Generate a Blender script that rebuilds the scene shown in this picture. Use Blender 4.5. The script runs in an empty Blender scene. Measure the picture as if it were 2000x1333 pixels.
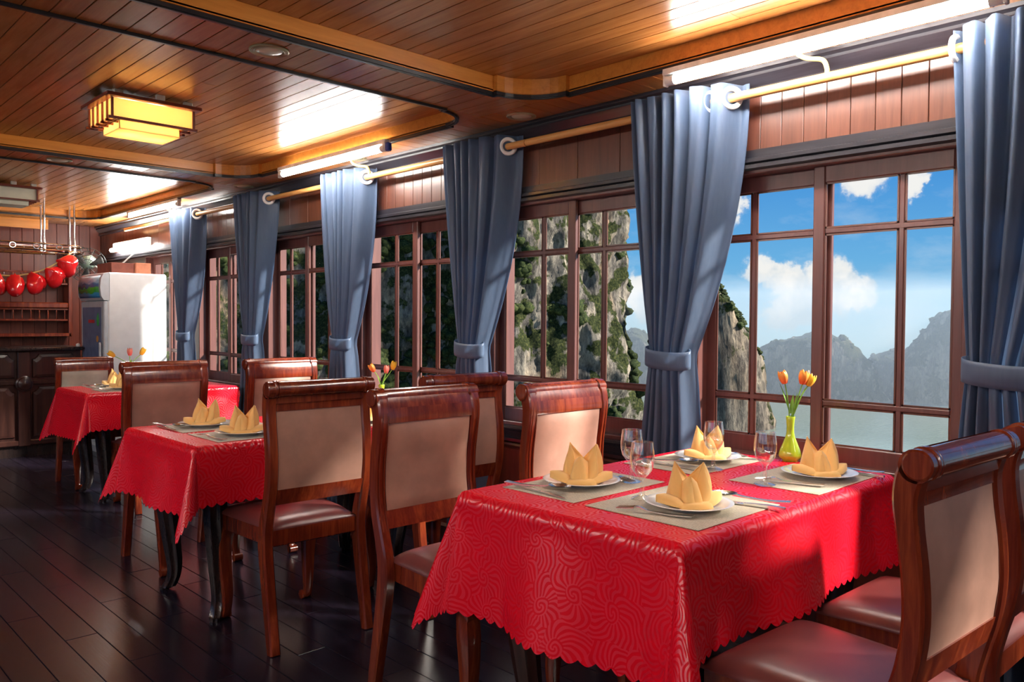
import bpy, bmesh, math, random
from mathutils import Vector, Matrix, noise
random.seed(7)
PI = math.pi
sc = bpy.context.scene
C = sc.collection

# ------------------------------------------------------------------ camera
cam_d = bpy.data.cameras.new('camera')
cam_d.sensor_width = 36.0
cam_d.lens = 1571.08 / 2000 * 36
cam_d.clip_start = 0.02
cam_d.clip_end = 2000
cam = bpy.data.objects.new('camera', cam_d)
C.objects.link(cam)
RT = Vector((0.71925348, -0.69471701, 0.00653568))
UP = Vector((0.01364052, 0.0235265, 0.99963015))
FW = Vector((0.69461383, 0.71889831, -0.02639781))
cam.matrix_world = Matrix(((RT.x, UP.x, -FW.x, 0), (RT.y, UP.y, -FW.y, 0),
                           (RT.z, UP.z, -FW.z, 1.2794), (0, 0, 0, 1)))
sc.camera = cam
sc.view_settings.view_transform = 'Standard'
sc.view_settings.look = 'None'
sc.view_settings.exposure = 0.7
sc.view_settings.gamma = 1.0
sc.view_settings.use_curve_mapping = False

# ------------------------------------------------------------------ node helper
class NT:
    def __init__(s, tree):
        s.t = tree; s.n = tree.nodes; s.l = tree.links
    def add(s, kind, **kw):
        nd = s.n.new(kind)
        ins = kw.pop('ins', {})
        for k, v in kw.items():
            setattr(nd, k, v)
        for k, v in ins.items():
            s.set(nd, k, v)
        return nd
    def set(s, nd, k, v):
        sock = nd.inputs[k]
        if isinstance(v, bpy.types.NodeSocket):
            s.l.new(v, sock)
        else:
            if hasattr(sock, 'default_value'):
                if sock.type == 'RGBA' and len(v) == 3:
                    v = (*v, 1)
                sock.default_value = v
    def math(s, op, a, b=0.0, c=0.0, clamp=False):
        nd = s.n.new('ShaderNodeMath'); nd.operation = op; nd.use_clamp = clamp
        s.set(nd, 0, a); s.set(nd, 1, b); s.set(nd, 2, c)
        return nd.outputs[0]
    def vmath(s, op, a, b=(0, 0, 0), out=0):
        nd = s.n.new('ShaderNodeVectorMath'); nd.operation = op
        s.set(nd, 0, a)
        if op == 'SCALE':
            s.set(nd, 3, b)
        else:
            s.set(nd, 1, b)
        return nd.outputs[1 if op in ('LENGTH', 'DOT_PRODUCT', 'DISTANCE') else 0]
    def mix(s, f, a, b, blend='MIX'):
        nd = s.n.new('ShaderNodeMix'); nd.data_type = 'RGBA'; nd.blend_type = blend
        s.set(nd, 0, f); s.set(nd, 6, a); s.set(nd, 7, b)
        return nd.outputs[2]
    def ramp(s, f, stops, interp='LINEAR'):
        nd = s.n.new('ShaderNodeValToRGB'); cr = nd.color_ramp; cr.interpolation = interp
        while len(cr.elements) < len(stops):
            cr.elements.new(0.5)
        for e, (p, c) in zip(cr.elements, stops):
            e.position = p
            e.color = (*c, 1) if not isinstance(c, (int, float)) else (c, c, c, 1)
        s.set(nd, 0, f)
        return nd.outputs[0]
    def noise(s, vec, scale, detail=4.0, rough=0.55, dist=0.0, col=False):
        nd = s.n.new('ShaderNodeTexNoise')
        if vec is not None:
            s.set(nd, 'Vector', vec)
        s.set(nd, 'Scale', scale); s.set(nd, 'Detail', detail); s.set(nd, 'Roughness', rough); s.set(nd, 'Distortion', dist)
        return nd.outputs[1 if col else 0]
    def mapping(s, vec, scale=(1, 1, 1), loc=(0, 0, 0), rot=(0, 0, 0)):
        nd = s.n.new('ShaderNodeMapping')
        s.set(nd, 'Vector', vec); s.set(nd, 'Location', loc); s.set(nd, 'Rotation', rot); s.set(nd, 'Scale', scale)
        return nd.outputs[0]

# ------------------------------------------------------------------ world: blue sky with cumulus
world = bpy.data.worlds.new('sky'); sc.world = world; world.use_nodes = True
w = NT(world.node_tree); w.n.clear()
tc = w.add('ShaderNodeTexCoord').outputs['Generated']
nrm = w.vmath('NORMALIZE', tc)
sep = w.add('ShaderNodeSeparateXYZ', ins={0: nrm})
az = w.math('MULTIPLY', w.math('ARCTAN2', sep.outputs[0], sep.outputs[1]), 180 / PI)
el = w.math('MULTIPLY', w.math('ARCSINE', sep.outputs[2]), 180 / PI)
skyc = w.ramp(w.math('DIVIDE', w.math('ADD', el, 4.0), 94.0, clamp=True),
              [(0.0, (.40, .62, .74)), (0.035, (.34, .60, .78)), (0.085, (.15, .45, .78)), (0.15, (.062, .30, .72)),
               (0.35, (.05, .24, .64)), (1.0, (.04, .17, .50))])
aev = w.add('ShaderNodeCombineXYZ', ins={0: az, 1: el, 2: 0.0}).outputs[0]
wob = w.noise(w.vmath('SCALE', nrm, 1.0), 34.0, 5.0, 0.58, col=True)
wob = w.vmath('SCALE', w.vmath('SUBTRACT', wob, (.5, .5, .5)), 3.4)
aew = w.vmath('ADD', aev, wob)
dens = None
# cumulus heaps (azimuth, elevation, half-width, half-height) in view and all around the horizon
heaps = [(61.6, 3.5, 1.3, 1.0), (63.0, 2.6, 1.3, 1.3), (65.2, 3.0, 1.5, 1.5), (66.6, 1.8, 1.5, 1.5), (64.6, 1.2, 2.6, 1.5),
         (63.0, 0.6, 1.9, 1.1), (52.9, 1.6, 1.1, 1.8), (67.3, 9.3, 1.6, 1.2), (70.6, 9.0, .7, .9), (59.0, 8.0, 1.0, 1.5)]
rr = random.Random(5)
for k in range(9):
    a0 = 90 + k * 30 + rr.uniform(-8, 8)
    heaps.append((((a0 + 180) % 360) - 180, rr.uniform(3, 9), rr.uniform(5, 8), rr.uniform(2, 3.2)))
for (ca, ce, ha, he) in heaps:
    d = w.vmath('SUBTRACT', aew, (ca, ce, 0))
    d = w.vmath('LENGTH', w.vmath('MULTIPLY', d, (1 / ha, 1 / he, 0)))
    f = w.math('SUBTRACT', 1.25, d, clamp=False)
    dens = f if dens is None else w.math('SMOOTH_MAX', dens, f, 0.25)
cl = w.ramp(dens, [(0.0, 0.0), (0.18, 0.10), (0.42, 0.85), (0.7, 0.97)])
wisp = w.noise(w.mapping(nrm, scale=(1, 1, 2.6)), 7.0, 6.0, 0.6)
wisp = w.math('MULTIPLY', w.ramp(wisp, [(0.5, 0.0), (0.72, 0.55)]), w.math('SUBTRACT', 1.0, cl))
shade = w.noise(nrm, 26.0, 4.0, 0.6)
cshade = w.ramp(w.math('ADD', shade, w.math('MULTIPLY', w.math('SUBTRACT', el, 1.9), 0.13)), [(0.2, (.42, .55, .66)), (0.45, (.70, .76, .80)), (0.62, (.95, .93, .89))])
col = w.mix(cl, w.mix(w.math('MULTIPLY', wisp, 0.5), skyc, (.80, .86, .90)), cshade)
bg = w.add('ShaderNodeBackground', ins={0: col, 1: 0.62})
wo = w.add('ShaderNodeOutputWorld', ins={0: bg.outputs[0]})

# ------------------------------------------------------------------ sun (over the water, shining along the row of windows)
sl = bpy.data.lights.new('sun', 'SUN'); sl.energy = 9.0; sl.angle = math.radians(7.0); sl.color = (1, .93, .82)
so = bpy.data.objects.new('sun', sl); C.objects.link(so)
sun_dir = Vector((-0.53, 0.66, -0.50)).normalized()
so.rotation_euler = sun_dir.to_track_quat('-Z', 'Y').to_euler()

# ------------------------------------------------------------------ materials
M = {}
def mat(name):
    m = bpy.data.materials.new(name); m.use_nodes = True
    t = NT(m.node_tree)
    b = [x for x in t.n if x.type == 'BSDF_PRINCIPLED'][0]
    M[name] = m
    return m, t, b

def plain(name, col, rough=0.5, metal=0.0, spec=0.5, coat=0.0, var=0.06, nscale=12.0, **kw):
    m, t, b = mat(name)
    co = t.add('ShaderNodeTexCoord').outputs['Object']
    nz = t.noise(co, nscale, 4.0)
    c2 = tuple(min(1, c * (1 + var * 4)) for c in col); c1 = tuple(c * (1 - var * 4) for c in col)
    t.set(b, 'Base Color', t.ramp(nz, [(0.3, c1), (0.7, c2)]))
    t.set(b, 'Roughness', rough); t.set(b, 'Metallic', metal); t.set(b, 'Specular IOR Level', spec)
    t.set(b, 'Coat Weight', coat)
    for k, v in kw.items():
        t.set(b, k.replace('_', ' '), v)
    return m

def wood(name, c_dark, c_mid, c_light, axis='Y', rough=0.3, coat=0.0, coat_r=0.1, scale=1.0, rand=0.25, stretch=14.0, wear=None, bump=0.0, rvar=0.08, spec=0.5):
    m, t, b = mat(name)
    co = t.add('ShaderNodeTexCoord').outputs['Object']
    oi = t.add('ShaderNodeObjectInfo').outputs['Random']
    off = t.add('ShaderNodeCombineXYZ', ins={0: t.math('MULTIPLY', oi, 37.0), 1: t.math('MULTIPLY', oi, 91.0), 2: t.math('MULTIPLY', oi, 53.0)}).outputs[0]
    v = t.vmath('ADD', co, off)
    s = [stretch] * 3; s['XYZ'.index(axis)] = 1.0
    v = t.mapping(v, scale=tuple(x * scale for x in s))
    n1 = t.noise(v, 2.2, 6.0, 0.6, 0.6)
    n2 = t.noise(v, 9.0, 3.0, 0.6)
    f = t.math('ADD', t.math('MULTIPLY', n1, 0.75), t.math('MULTIPLY', n2, 0.25))
    c = t.ramp(f, [(0.30, c_dark), (0.5, c_mid), (0.70, c_light)])
    br = t.math('ADD', 1.0 - rand / 2, t.math('MULTIPLY', oi, rand))
    c = t.mix(1.0, c, t.add('ShaderNodeCombineXYZ', ins={0: br, 1: br, 2: br}).outputs[0], 'MULTIPLY')
    if wear:
        geo = t.add('ShaderNodeNewGeometry').outputs['Pointiness']
        e = t.ramp(geo, [(0.53, 0.0), (0.60, 1.0)])
        nn = t.ramp(t.noise(co, 60.0, 4.0), [(0.45, 0.0), (0.62, 1.0)])
        c = t.mix(t.math('MULTIPLY', t.math('MULTIPLY', e, nn), 0.75), c, wear)
    t.set(b, 'Base Color', c); t.set(b, 'Specular IOR Level', spec)
    t.set(b, 'Roughness', t.math('ADD', rough - rvar / 2, t.math('MULTIPLY', n2, rvar)))
    if coat:
        t.set(b, 'Coat Weight', coat); t.set(b, 'Coat Roughness', coat_r)
    if bump:
        bn = t.add('ShaderNodeBump', ins={'Strength': bump, 'Distance': 0.002, 'Height': n2})
        t.set(b, 'Normal', bn.outputs[0])
    return m

wood('mahogany', (.08, .009, .004), (.175, .024, .008), (.32, .060, .016), 'Z', 0.24, 0.6, 0.10, rand=0.2)
wood('ceiling_wood', (.34, .115, .026), (.44, .165, .040), (.54, .215, .060), 'Y', 0.27, 0.0, rand=0.22, rvar=0.0)
wood('border_wood', (.36, .12, .026), (.46, .17, .040), (.55, .215, .06), 'X', 0.28, 0.0, rand=0.2, rvar=0.0)
wood('fascia_wood', (.48, .16, .022), (.60, .22, .032), (.70, .28, .048), 'X', 0.34, 0.2, 0.2, rand=0.06)
wood('header_wood', (.070, .021, .011), (.105, .033, .018), (.14, .046, .025), 'Z', 0.33, 0.3, 0.2, rand=0.18)
wood('panel_wood', (.10, .018, .010), (.15, .028, .014), (.20, .042, .02), 'Z', 0.4, rand=0.2)
wood('window_wood', (.085, .028, .024), (.115, .040, .034), (.15, .056, .045), 'Z', 0.38, 0.25, 0.2, rand=0.08)
wood('dark_wood', (.010, .009, .012), (.018, .016, .021), (.030, .027, .034), 'Y', 0.3, 0.3, 0.15, rand=0.1)
wood('bar_wood', (.022, .008, .007), (.04, .014, .011), (.07, .026, .018), 'Z', 0.3, 0.3, 0.15, rand=0.1)
wood('black_leg', (.010, .007, .007), (.018, .011, .011), (.035, .018, .014), 'Z', 0.28, 0.4, 0.1, rand=0.1)
wood('floor_wood', (.007, .0045, .009), (.013, .009, .017), (.022, .015, .028), 'Y', 0.23, 0.0, rand=0.25, bump=0.10, spec=0.32)
wood('rod_wood', (.50, .22, .06), (.62, .30, .09), (.72, .40, .14), 'Y', 0.45, rand=0.0, scale=2.0, stretch=22.0)
wood('lamp_wood', (.10, .018, .010), (.16, .03, .014), (.2, .04, .02), 'X', 0.4, rand=0.0)
plain('bead_black', (.016, .017, .020), 0.28, var=0.03)
plain('joint_dark', (.035, .012, .006), 0.8)
plain('floor_joint', (.006, .004, .006), 0.7)
plain('white_metal', (.78, .78, .76), 0.35)
plain('fridge_white', (.84, .86, .86), 0.3, var=0.01)
plain('fridge_grey', (.55, .60, .64), 0.35, var=0.02)
plain('fridge_blue', (.16, .22, .38), 0.25, var=0.04)
plain('chrome', (.75, .76, .76), 0.12, 1.0, var=0.02)
plain('steel', (.78, .77, .75), 0.24, 1.0, var=0.02)
plain('ring_white', (.82, .80, .76), 0.35, var=0.01)
plain('yellow_paint', (.72, .50, .14), 0.45)
plain('downlight_rim', (.46, .40, .24), 0.4, 0.3, var=0.02)
plain('downlight_glass', (.62, .60, .44), 0.25, var=0.02)
plain('blue_plastic', (.02, .06, .35), 0.3)
plain('porcelain', (.86, .85, .82), 0.16, coat=0.4, var=0.004)
plain('vase_green', (.42, .56, .035), 0.13, coat=0.6, var=0.015)
plain('leaf_green', (.17, .36, .035), 0.45, var=0.09, nscale=40)
plain('stem_green', (.22, .42, .06), 0.45)
plain('cardboard', (.42, .16, .09), 0.8)
plain('cardboard_dark', (.16, .045, .03), 0.8)
plain('fan_green', (.42, .60, .50), 0.35, var=0.02)
plain('fan_dark', (.03, .035, .035), 0.4)
plain('cable_white', (.7, .7, .68), 0.5)
plain('balloon', (.72, .012, .016), 0.16, coat=0.8, var=0.02)
plain('string_gold', (.55, .38, .12), 0.5)
plain('sticker_red', (.7, .05, .06), 0.5)
plain('sticker_green', (.06, .5, .12), 0.5)
plain('sticker_orange', (.7, .34, .08), 0.5)
plain('napkin', (.95, .58, .19), 0.75, var=0.012, Sheen_Weight=0.3)
plain('lamp_hook', (.6, .58, .5), 0.4)

def leather(name, col, rough=0.42):
    m, t, b = mat(name)
    co = t.add('ShaderNodeTexCoord').outputs['Object']
    oi = t.add('ShaderNodeObjectInfo').outputs['Random']
    co2 = t.vmath('ADD', co, t.add('ShaderNodeCombineXYZ', ins={0: t.math('MULTIPLY', oi, 20.0), 1: oi, 2: oi}).outputs[0])
    big = t.noise(co2, 5.0, 5.0, 0.6)
    c1 = tuple(c * .78 for c in col); c2 = tuple(min(1, c * 1.16) for c in col)
    t.set(b, 'Base Color', t.ramp(big, [(0.32, c1), (0.66, c2)]))
    t.set(b, 'Roughness', t.math('ADD', rough - .05, t.math('MULTIPLY', big, 0.12)))
    fine = t.noise(co, 320.0, 2.0)
    t.set(b, 'Normal', t.add('ShaderNodeBump', ins={'Strength': 0.12, 'Distance': 0.001, 'Height': fine}).outputs[0])
leather('leather_brown', (.42, .225, .165), 0.46)
leather('leather_seat', (.15, .038, .036), 0.32)
leather('leather_pale', (.52, .53, .42), 0.45)

# red damask tablecloth: swirling fans woven in satin
m, t, b = mat('damask')
uv = t.add('ShaderNodeUVMap').outputs[0]
wb = t.vmath('SCALE', t.vmath('SUBTRACT', t.noise(uv, 9.0, 2.0, col=True), (.5, .5, .5)), 0.05)
uvw = t.vmath('ADD', uv, wb)
vor = t.add('ShaderNodeTexVoronoi', voronoi_dimensions='2D', ins={'Vector': uvw, 'Scale': 8.5, 'Randomness': 0.8})
dv = t.vmath('SUBTRACT', uvw, vor.outputs['Position'])
sp = t.add('ShaderNodeSeparateXYZ', ins={0: dv})
ang = t.math('ARCTAN2', sp.outputs[1], sp.outputs[0])
rad = t.math('MULTIPLY', t.vmath('LENGTH', dv), 8.5)
turn = t.math('MULTIPLY', t.math('SINE', t.math('MULTIPLY', rad, 9.0)), 1.6)
arms = t.math('SINE', t.math('ADD', t.math('MULTIPLY', ang, 19.0), t.math('ADD', t.math('MULTIPLY', rad, 32.0), t.math('MULTIPLY', turn, 1.4))))
core = t.math('SINE', t.math('ADD', t.math('MULTIPLY', ang, 2.0), t.math('MULTIPLY', rad, 62.0)))
sel = t.ramp(rad, [(0.20, 1.0), (0.24, 0.0)])
pat = t.mix(sel, arms, core)
fig = t.ramp(t.math('ADD', t.math('MULTIPLY', pat, .5), .5), [(0.40, 0.0), (0.62, 1.0)])
t.set(b, 'Base Color', t.mix(fig, (.76, .0005, .014), (.80, .003, .026)))
t.set(b, 'Roughness', t.math('SUBTRACT', 0.52, t.math('MULTIPLY', fig, 0.20)))
t.set(b, 'Specular IOR Level', t.math('ADD', 0.15, t.math('MULTIPLY', fig, 0.75)))
t.set(b, 'Coat Weight', t.math('MULTIPLY', fig, 0.26)); t.set(b, 'Coat Roughness', 0.30); t.set(b, 'Coat IOR', 1.7)
t.set(b, 'Sheen Weight', t.math('ADD', .02, t.math('MULTIPLY', fig, 0.14))); t.set(b, 'Sheen Roughness', 0.14); t.set(b, 'Sheen Tint', (1, .72, .76, 1))

# blue satin curtain, lets daylight through
m, t, b = mat('curtain_blue')
co = t.add('ShaderNodeTexCoord').outputs['Object']
nz = t.noise(t.mapping(co, scale=(1, 1, .15)), 90.0, 2.0)
cb = t.ramp(nz, [(0.3, (.105, .155, .255)), (0.7, (.138, .198, .310))])
t.set(b, 'Base Color', cb); t.set(b, 'Roughness', 0.42); t.set(b, 'Sheen Weight', 0.2); t.set(b, 'Sheen Tint', (.75, .85, 1, 1))
tr = t.add('ShaderNodeBsdfTranslucent', ins={0: (.30, .40, .55, 1)})
mx = t.add('ShaderNodeMixShader', ins={0: 0.45, 1: b.outputs[0], 2: tr.outputs[0]})
t.l.new(mx.outputs[0], [n for n in t.n if n.type == 'OUTPUT_MATERIAL'][0].inputs[0])

# woven placemat
m, t, b = mat('placemat')
co = t.add('ShaderNodeTexCoord').outputs['Object']
wx = t.add('ShaderNodeTexWave', bands_direction='X', ins={'Vector': co, 'Scale': 60.0, 'Distortion': 2.0, 'Detail Scale': 30.0})
wy = t.add('ShaderNodeTexWave', bands_direction='Y', ins={'Vector': co, 'Scale': 60.0, 'Distortion': 2.0, 'Detail Scale': 30.0})
f = t.math('MULTIPLY', wx.outputs['Fac'], wy.outputs['Fac'])
nz = t.noise(co, 160.0, 3.0)
t.set(b, 'Base Color', t.ramp(t.math('ADD', t.math('MULTIPLY', f, .6), t.math('MULTIPLY', nz, .4)), [(0.18, (.26, .20, .11)), (0.42, (.60, .53, .37)), (0.7, (.90, .84, .66))]))
t.set(b, 'Roughness', 0.5); t.set(b, 'Sheen Weight', 0.3)
t.set(b, 'Normal', t.add('ShaderNodeBump', ins={'Strength': 0.4, 'Distance': 0.001, 'Height': f}).outputs[0])

# tulip petals: yellow-orange grading to red in the throat (the petal's own colouring)
def petal_mat(name, c_base, c_tip):
    m, t, b = mat(name)
    g = t.add('ShaderNodeTexCoord').outputs['Generated']
    z = t.add('ShaderNodeSeparateXYZ', ins={0: g}).outputs[2]
    t.set(b, 'Base Color', t.ramp(t.math('ADD', z, t.math('MULTIPLY', t.noise(g, 9.0), 0.25)), [(0.25, c_base), (0.85, c_tip)]))
    t.set(b, 'Roughness', 0.45)
petal_mat('petal_orange', (.85, .11, .025), (.90, .36, .05))
petal_mat('petal_yellow', (.85, .38, .02), (.88, .50, .03))
petal_mat('petal_pink', (.75, .10, .10), (.85, .28, .20))

# window glass and drinking glass
def thin_glass(name, tint, refl, rough=0.02, facing=0.0):
    m = bpy.data.materials.new(name); m.use_nodes = True; M[name] = m
    t = NT(m.node_tree); t.n.clear()
    tr = t.add('ShaderNodeBsdfTransparent', ins={0: tint})
    gl = t.add('ShaderNodeBsdfGlossy', ins={'Color': (1, 1, 1, 1), 'Roughness': rough})
    lw = t.add('ShaderNodeLayerWeight', ins={'Blend': 0.5})
    f = t.math('ADD', refl, t.math('MULTIPLY', t.math('POWER', lw.outputs['Facing'], 7.0 if not facing else 5.0), 0.9 - refl), clamp=True)
    if facing:
        f = t.math('ADD', f, t.math('MULTIPLY', t.math('POWER', lw.outputs['Facing'], 2.0), facing), clamp=True)
    mx = t.add('ShaderNodeMixShader', ins={0: f, 1: tr.outputs[0], 2: gl.outputs[0]})
    t.add('ShaderNodeOutputMaterial', ins={0: mx.outputs[0]})
thin_glass('window_glass', (.98, .985, .985), 0.0)
thin_glass('goblet_glass', (.985, .99, .99), 0.15, 0.02, 0.55)

def emit(name, col, strength):
    m = bpy.data.materials.new(name); m.use_nodes = True; M[name] = m
    t = NT(m.node_tree); t.n.clear()
    e = t.add('ShaderNodeEmission', ins={0: (*col, 1), 1: strength})
    t.add('ShaderNodeOutputMaterial', ins={0: e.outputs[0]})
emit('tube_light', (1.0, .96, .90), 66.0)
emit('bulb_light', (1.0, .77, .47), 100.0)

# lamp paper: glows because there are bulbs behind it
m, t, b = mat('lamp_paper')
t.set(b, 'Base Color', (.95, .78, .50)); t.set(b, 'Roughness', 0.6)
tr = t.add('ShaderNodeBsdfTranslucent', ins={0: (1.0, .80, .48, 1)})
mx = t.add('ShaderNodeMixShader', ins={0: 0.7, 1: b.outputs[0], 2: tr.outputs[0]})
t.l.new(mx.outputs[0], [n for n in t.n if n.type == 'OUTPUT_MATERIAL'][0].inputs[0])
plain('lamp_paper_off', (.62, .60, .46), 0.6, var=0.02)

# fridge header picture: sky, mountains, meadow, lake (flat print)
m, t, b = mat('landscape_print')
g = t.add('ShaderNodeTexCoord').outputs['Generated']
sg = t.add('ShaderNodeSeparateXYZ', ins={0: g})
y = t.math('ADD', sg.outputs[2], t.math('MULTIPLY', t.math('SUBTRACT', t.noise(g, 4.0, 5.0), .5), 0.5))
c = t.ramp(y, [(0.05, (.05, .25, .55)), (0.2, (.06, .35, .6)), (0.26, (.05, .35, .03)), (0.45, (.12, .5, .04)), (0.5, (.10, .12, .30)),
               (0.62, (.10, .22, .45)), (0.68, (.30, .48, .70)), (0.85, (.60, .72, .82))])
t.set(b, 'Base Color', c); t.set(b, 'Roughness', 0.2)

# rock and greenery outside
def rock_mat(name, veg, seed, warm=0.5):
    m, t, b = mat(name)
    co = t.add('ShaderNodeTexCoord').outputs['Object']
    co = t.vmath('ADD', co, (seed, seed * 2, 0))
    st = t.noise(t.mapping(co, scale=(1, 1, .22)), .55, 8.0, 0.68, 0.6)
    fine = t.noise(t.mapping(co, scale=(1, 1, .4)), 2.2, 6.0, 0.7)
    f = t.math('ADD', t.math('MULTIPLY', st, .6), t.math('MULTIPLY', fine, .4))
    c = t.ramp(f, [(0.34, (.016, .015, .015)), (0.46, (.082, .075, .070)), (0.55, (.19, .17, .145)), (0.66, (.38, .33, .26))])
    wm = t.ramp(t.noise(t.mapping(co, scale=(1, 1, .3)), .16, 4.0), [(0.52, 0.0), (0.66, warm)])
    c = t.mix(wm, c, t.mix(1.0, c, (1.45, 1.0, .55), 'MULTIPLY'))
    n = t.add('ShaderNodeNewGeometry').outputs['Normal']
    nz = t.add('ShaderNodeSeparateXYZ', ins={0: n}).outputs[2]
    vg = t.math('ADD', t.noise(co, .32, 6.0, 0.62), t.math('MULTIPLY', nz, 0.22))
    vm = t.ramp(vg, [(veg, 0.0), (veg + .05, 1.0)])
    gc = t.ramp(t.noise(co, 3.2, 5.0, .7), [(0.32, (.006, .009, .004)), (0.5, (.022, .030, .011)), (0.68, (.075, .078, .026))])
    t.set(b, 'Base Color', t.mix(1.0, t.mix(vm, c, gc), (1.0, .98, .95), 'MULTIPLY')); t.set(b, 'Roughness', 0.95); t.set(b, 'Specular IOR Level', 0.1)
    bp = t.add('ShaderNodeBump', ins={'Strength': 0.9, 'Distance': 0.8, 'Height': f})
    t.set(b, 'Normal', bp.outputs[0])
rock_mat('rock_cliff', .50, 3.0)
rock_mat('rock_stack', .60, 11.0, .3)
rock_mat('rock_far', .50, 27.0, .1)
m, t, b = mat('shrub_green')
co = t.add('ShaderNodeTexCoord').outputs['Object']
big = t.noise(co, .25, 3.0)
nn = t.noise(co, 4.0, 5.0, .75)
c = t.ramp(t.math('ADD', t.math('MULTIPLY', nn, .75), t.math('MULTIPLY', big, .25)), [(0.36, (.005, .009, .003)), (0.5, (.019, .030, .009)), (0.66, (.080, .085, .024))])
t.set(b, 'Base Color', c); t.set(b, 'Roughness', 0.9); t.set(b, 'Specular IOR Level', 0.15)
m, t, b = mat('sea_water')
co = t.add('ShaderNodeTexCoord').outputs['Object']
rp = t.noise(t.mapping(co, scale=(1, 1, 1)), 1.6, 4.0, .6)
t.set(b, 'Base Color', (.19, .245, .21)); t.set(b, 'Roughness', 0.18)
t.set(b, 'Normal', t.add('ShaderNodeBump', ins={'Strength': 0.35, 'Distance': 0.25, 'Height': rp}).outputs[0])

# ------------------------------------------------------------------ mesh helpers
class MB:
    def __init__(s):
        s.v = []; s.f = []; s.uv = None
    def add(s, vs, fs):
        n = len(s.v)
        s.v += [tuple(x) for x in vs]
        s.f += [tuple(i + n for i in f) for f in fs]
        return s
    def box(s, x0, x1, y0, y1, z0, z1, b=0.0):
        if b <= 0:
            vs = [(x, y, z) for z in (z0, z1) for y in (y0, y1) for x in (x0, x1)]
            return s.add(vs, [(0, 2, 3, 1), (4, 5, 7, 6), (0, 1, 5, 4), (2, 6, 7, 3), (0, 4, 6, 2), (1, 3, 7, 5)])
        b = min(b, (x1 - x0) * .45, (y1 - y0) * .45, (z1 - z0) * .45)
        bm = bmesh.new()
        bmesh.ops.create_cube(bm, size=1.0)
        for v in bm.verts:
            v.co = Vector(((x0 + x1) / 2 + v.co.x * (x1 - x0), (y0 + y1) / 2 + v.co.y * (y1 - y0), (z0 + z1) / 2 + v.co.z * (z1 - z0)))
        bmesh.ops.bevel(bm, geom=bm.edges[:], offset=b, segments=1, affect='EDGES')
        bm.verts.index_update()
        s.add([v.co[:] for v in bm.verts], [[v.index for v in f.verts] for f in bm.faces])
        bm.free()
        return s
    def loft(s, rings, closed=True, cap=True):
        n = len(rings[0]); base = len(s.v)
        for r in rings:
            s.v += [tuple(p) for p in r]
        for i in range(len(rings) - 1):
            for j in range(n if closed else n - 1):
                a = base + i * n + j; b_ = base + i * n + (j + 1) % n
                s.f.append((a, b_, b_ + n, a + n))
        if cap and closed:
            s.f.append(tuple(base + j for j in reversed(range(n))))
            s.f.append(tuple(base + (len(rings) - 1) * n + j for j in range(n)))
        return s
    def lathe(s, prof, n=32, c=(0, 0, 0), cap=False):
        rings = [[(c[0] + r * math.cos(2 * PI * j / n), c[1] + r * math.sin(2 * PI * j / n), c[2] + z) for j in range(n)] for r, z in prof]
        return s.loft(rings, True, cap)
    def tube(s, pts, r, n=8, cap=True, flat=1.0):
        pts = [Vector(p) for p in pts]
        rings = []; prev = None
        for i, p in enumerate(pts):
            t = (pts[min(i + 1, len(pts) - 1)] - pts[max(i - 1, 0)]).normalized()
            if prev is None:
                a = Vector((0, 0, 1)) if abs(t.z) < .9 else Vector((1, 0, 0))
            else:
                a = prev
            u = (a - t * a.dot(t)).normalized(); v = t.cross(u); prev = u
            rad = r[i] if isinstance(r, (list, tuple)) else r
            rings.append([p + u * math.cos(2 * PI * j / n) * rad * flat + v * math.sin(2 * PI * j / n) * rad for j in range(n)])
        return s.loft(rings, True, cap)
    def torus(s, c, axis, R, r, n=28, m=10):
        axis = Vector(axis).normalized()
        u = axis.orthogonal().normalized(); v = axis.cross(u); c = Vector(c)
        base = len(s.v)
        for i in range(n):
            a = 2 * PI * i / n; d = u * math.cos(a) + v * math.sin(a)
            for j in range(m):
                q = 2 * PI * j / m
                s.v.append(tuple(c + d * (R + r * math.cos(q)) + axis * r * math.sin(q)))
        for i in range(n):
            for j in range(m):
                s.f.append((base + i * m + j, base + ((i + 1) % n) * m + j, base + ((i + 1) % n) * m + (j + 1) % m, base + i * m + (j + 1) % m))
        return s
    def grid(s, P, closed_u=False):
        base = len(s.v); R = len(P); Cn = len(P[0])
        for row in P:
            s.v += [tuple(p) for p in row]
        for i in range(R - 1):
            for j in range(Cn if closed_u else Cn - 1):
                a = base + i * Cn + j; b_ = base + i * Cn + (j + 1) % Cn
                s.f.append((a, b_, b_ + Cn, a + Cn))
        return s
    def mesh(s, name, mt, smooth=False, angle=None):
        me = bpy.data.meshes.new(name)
        me.from_pydata(s.v, [], s.f)
        bm = bmesh.new(); bm.from_mesh(me)
        bmesh.ops.recalc_face_normals(bm, faces=bm.faces[:])
        bm.to_mesh(me); bm.free()
        me.materials.append(M[mt])
        if smooth:
            me.polygons.foreach_set('use_smooth', [True] * len(me.polygons))
            if angle:
                me.set_sharp_from_angle(angle=math.radians(angle))
        me.update()
        return me
    def build(s, name, mt, parent=None, smooth=False, angle=40, loc=None):
        o = bpy.data.objects.new(name, s.mesh(name, mt, smooth, angle))
        C.objects.link(o)
        if parent is not None:
            o.parent = parent
        if loc is not None:
            o.location = loc
        return o

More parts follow.
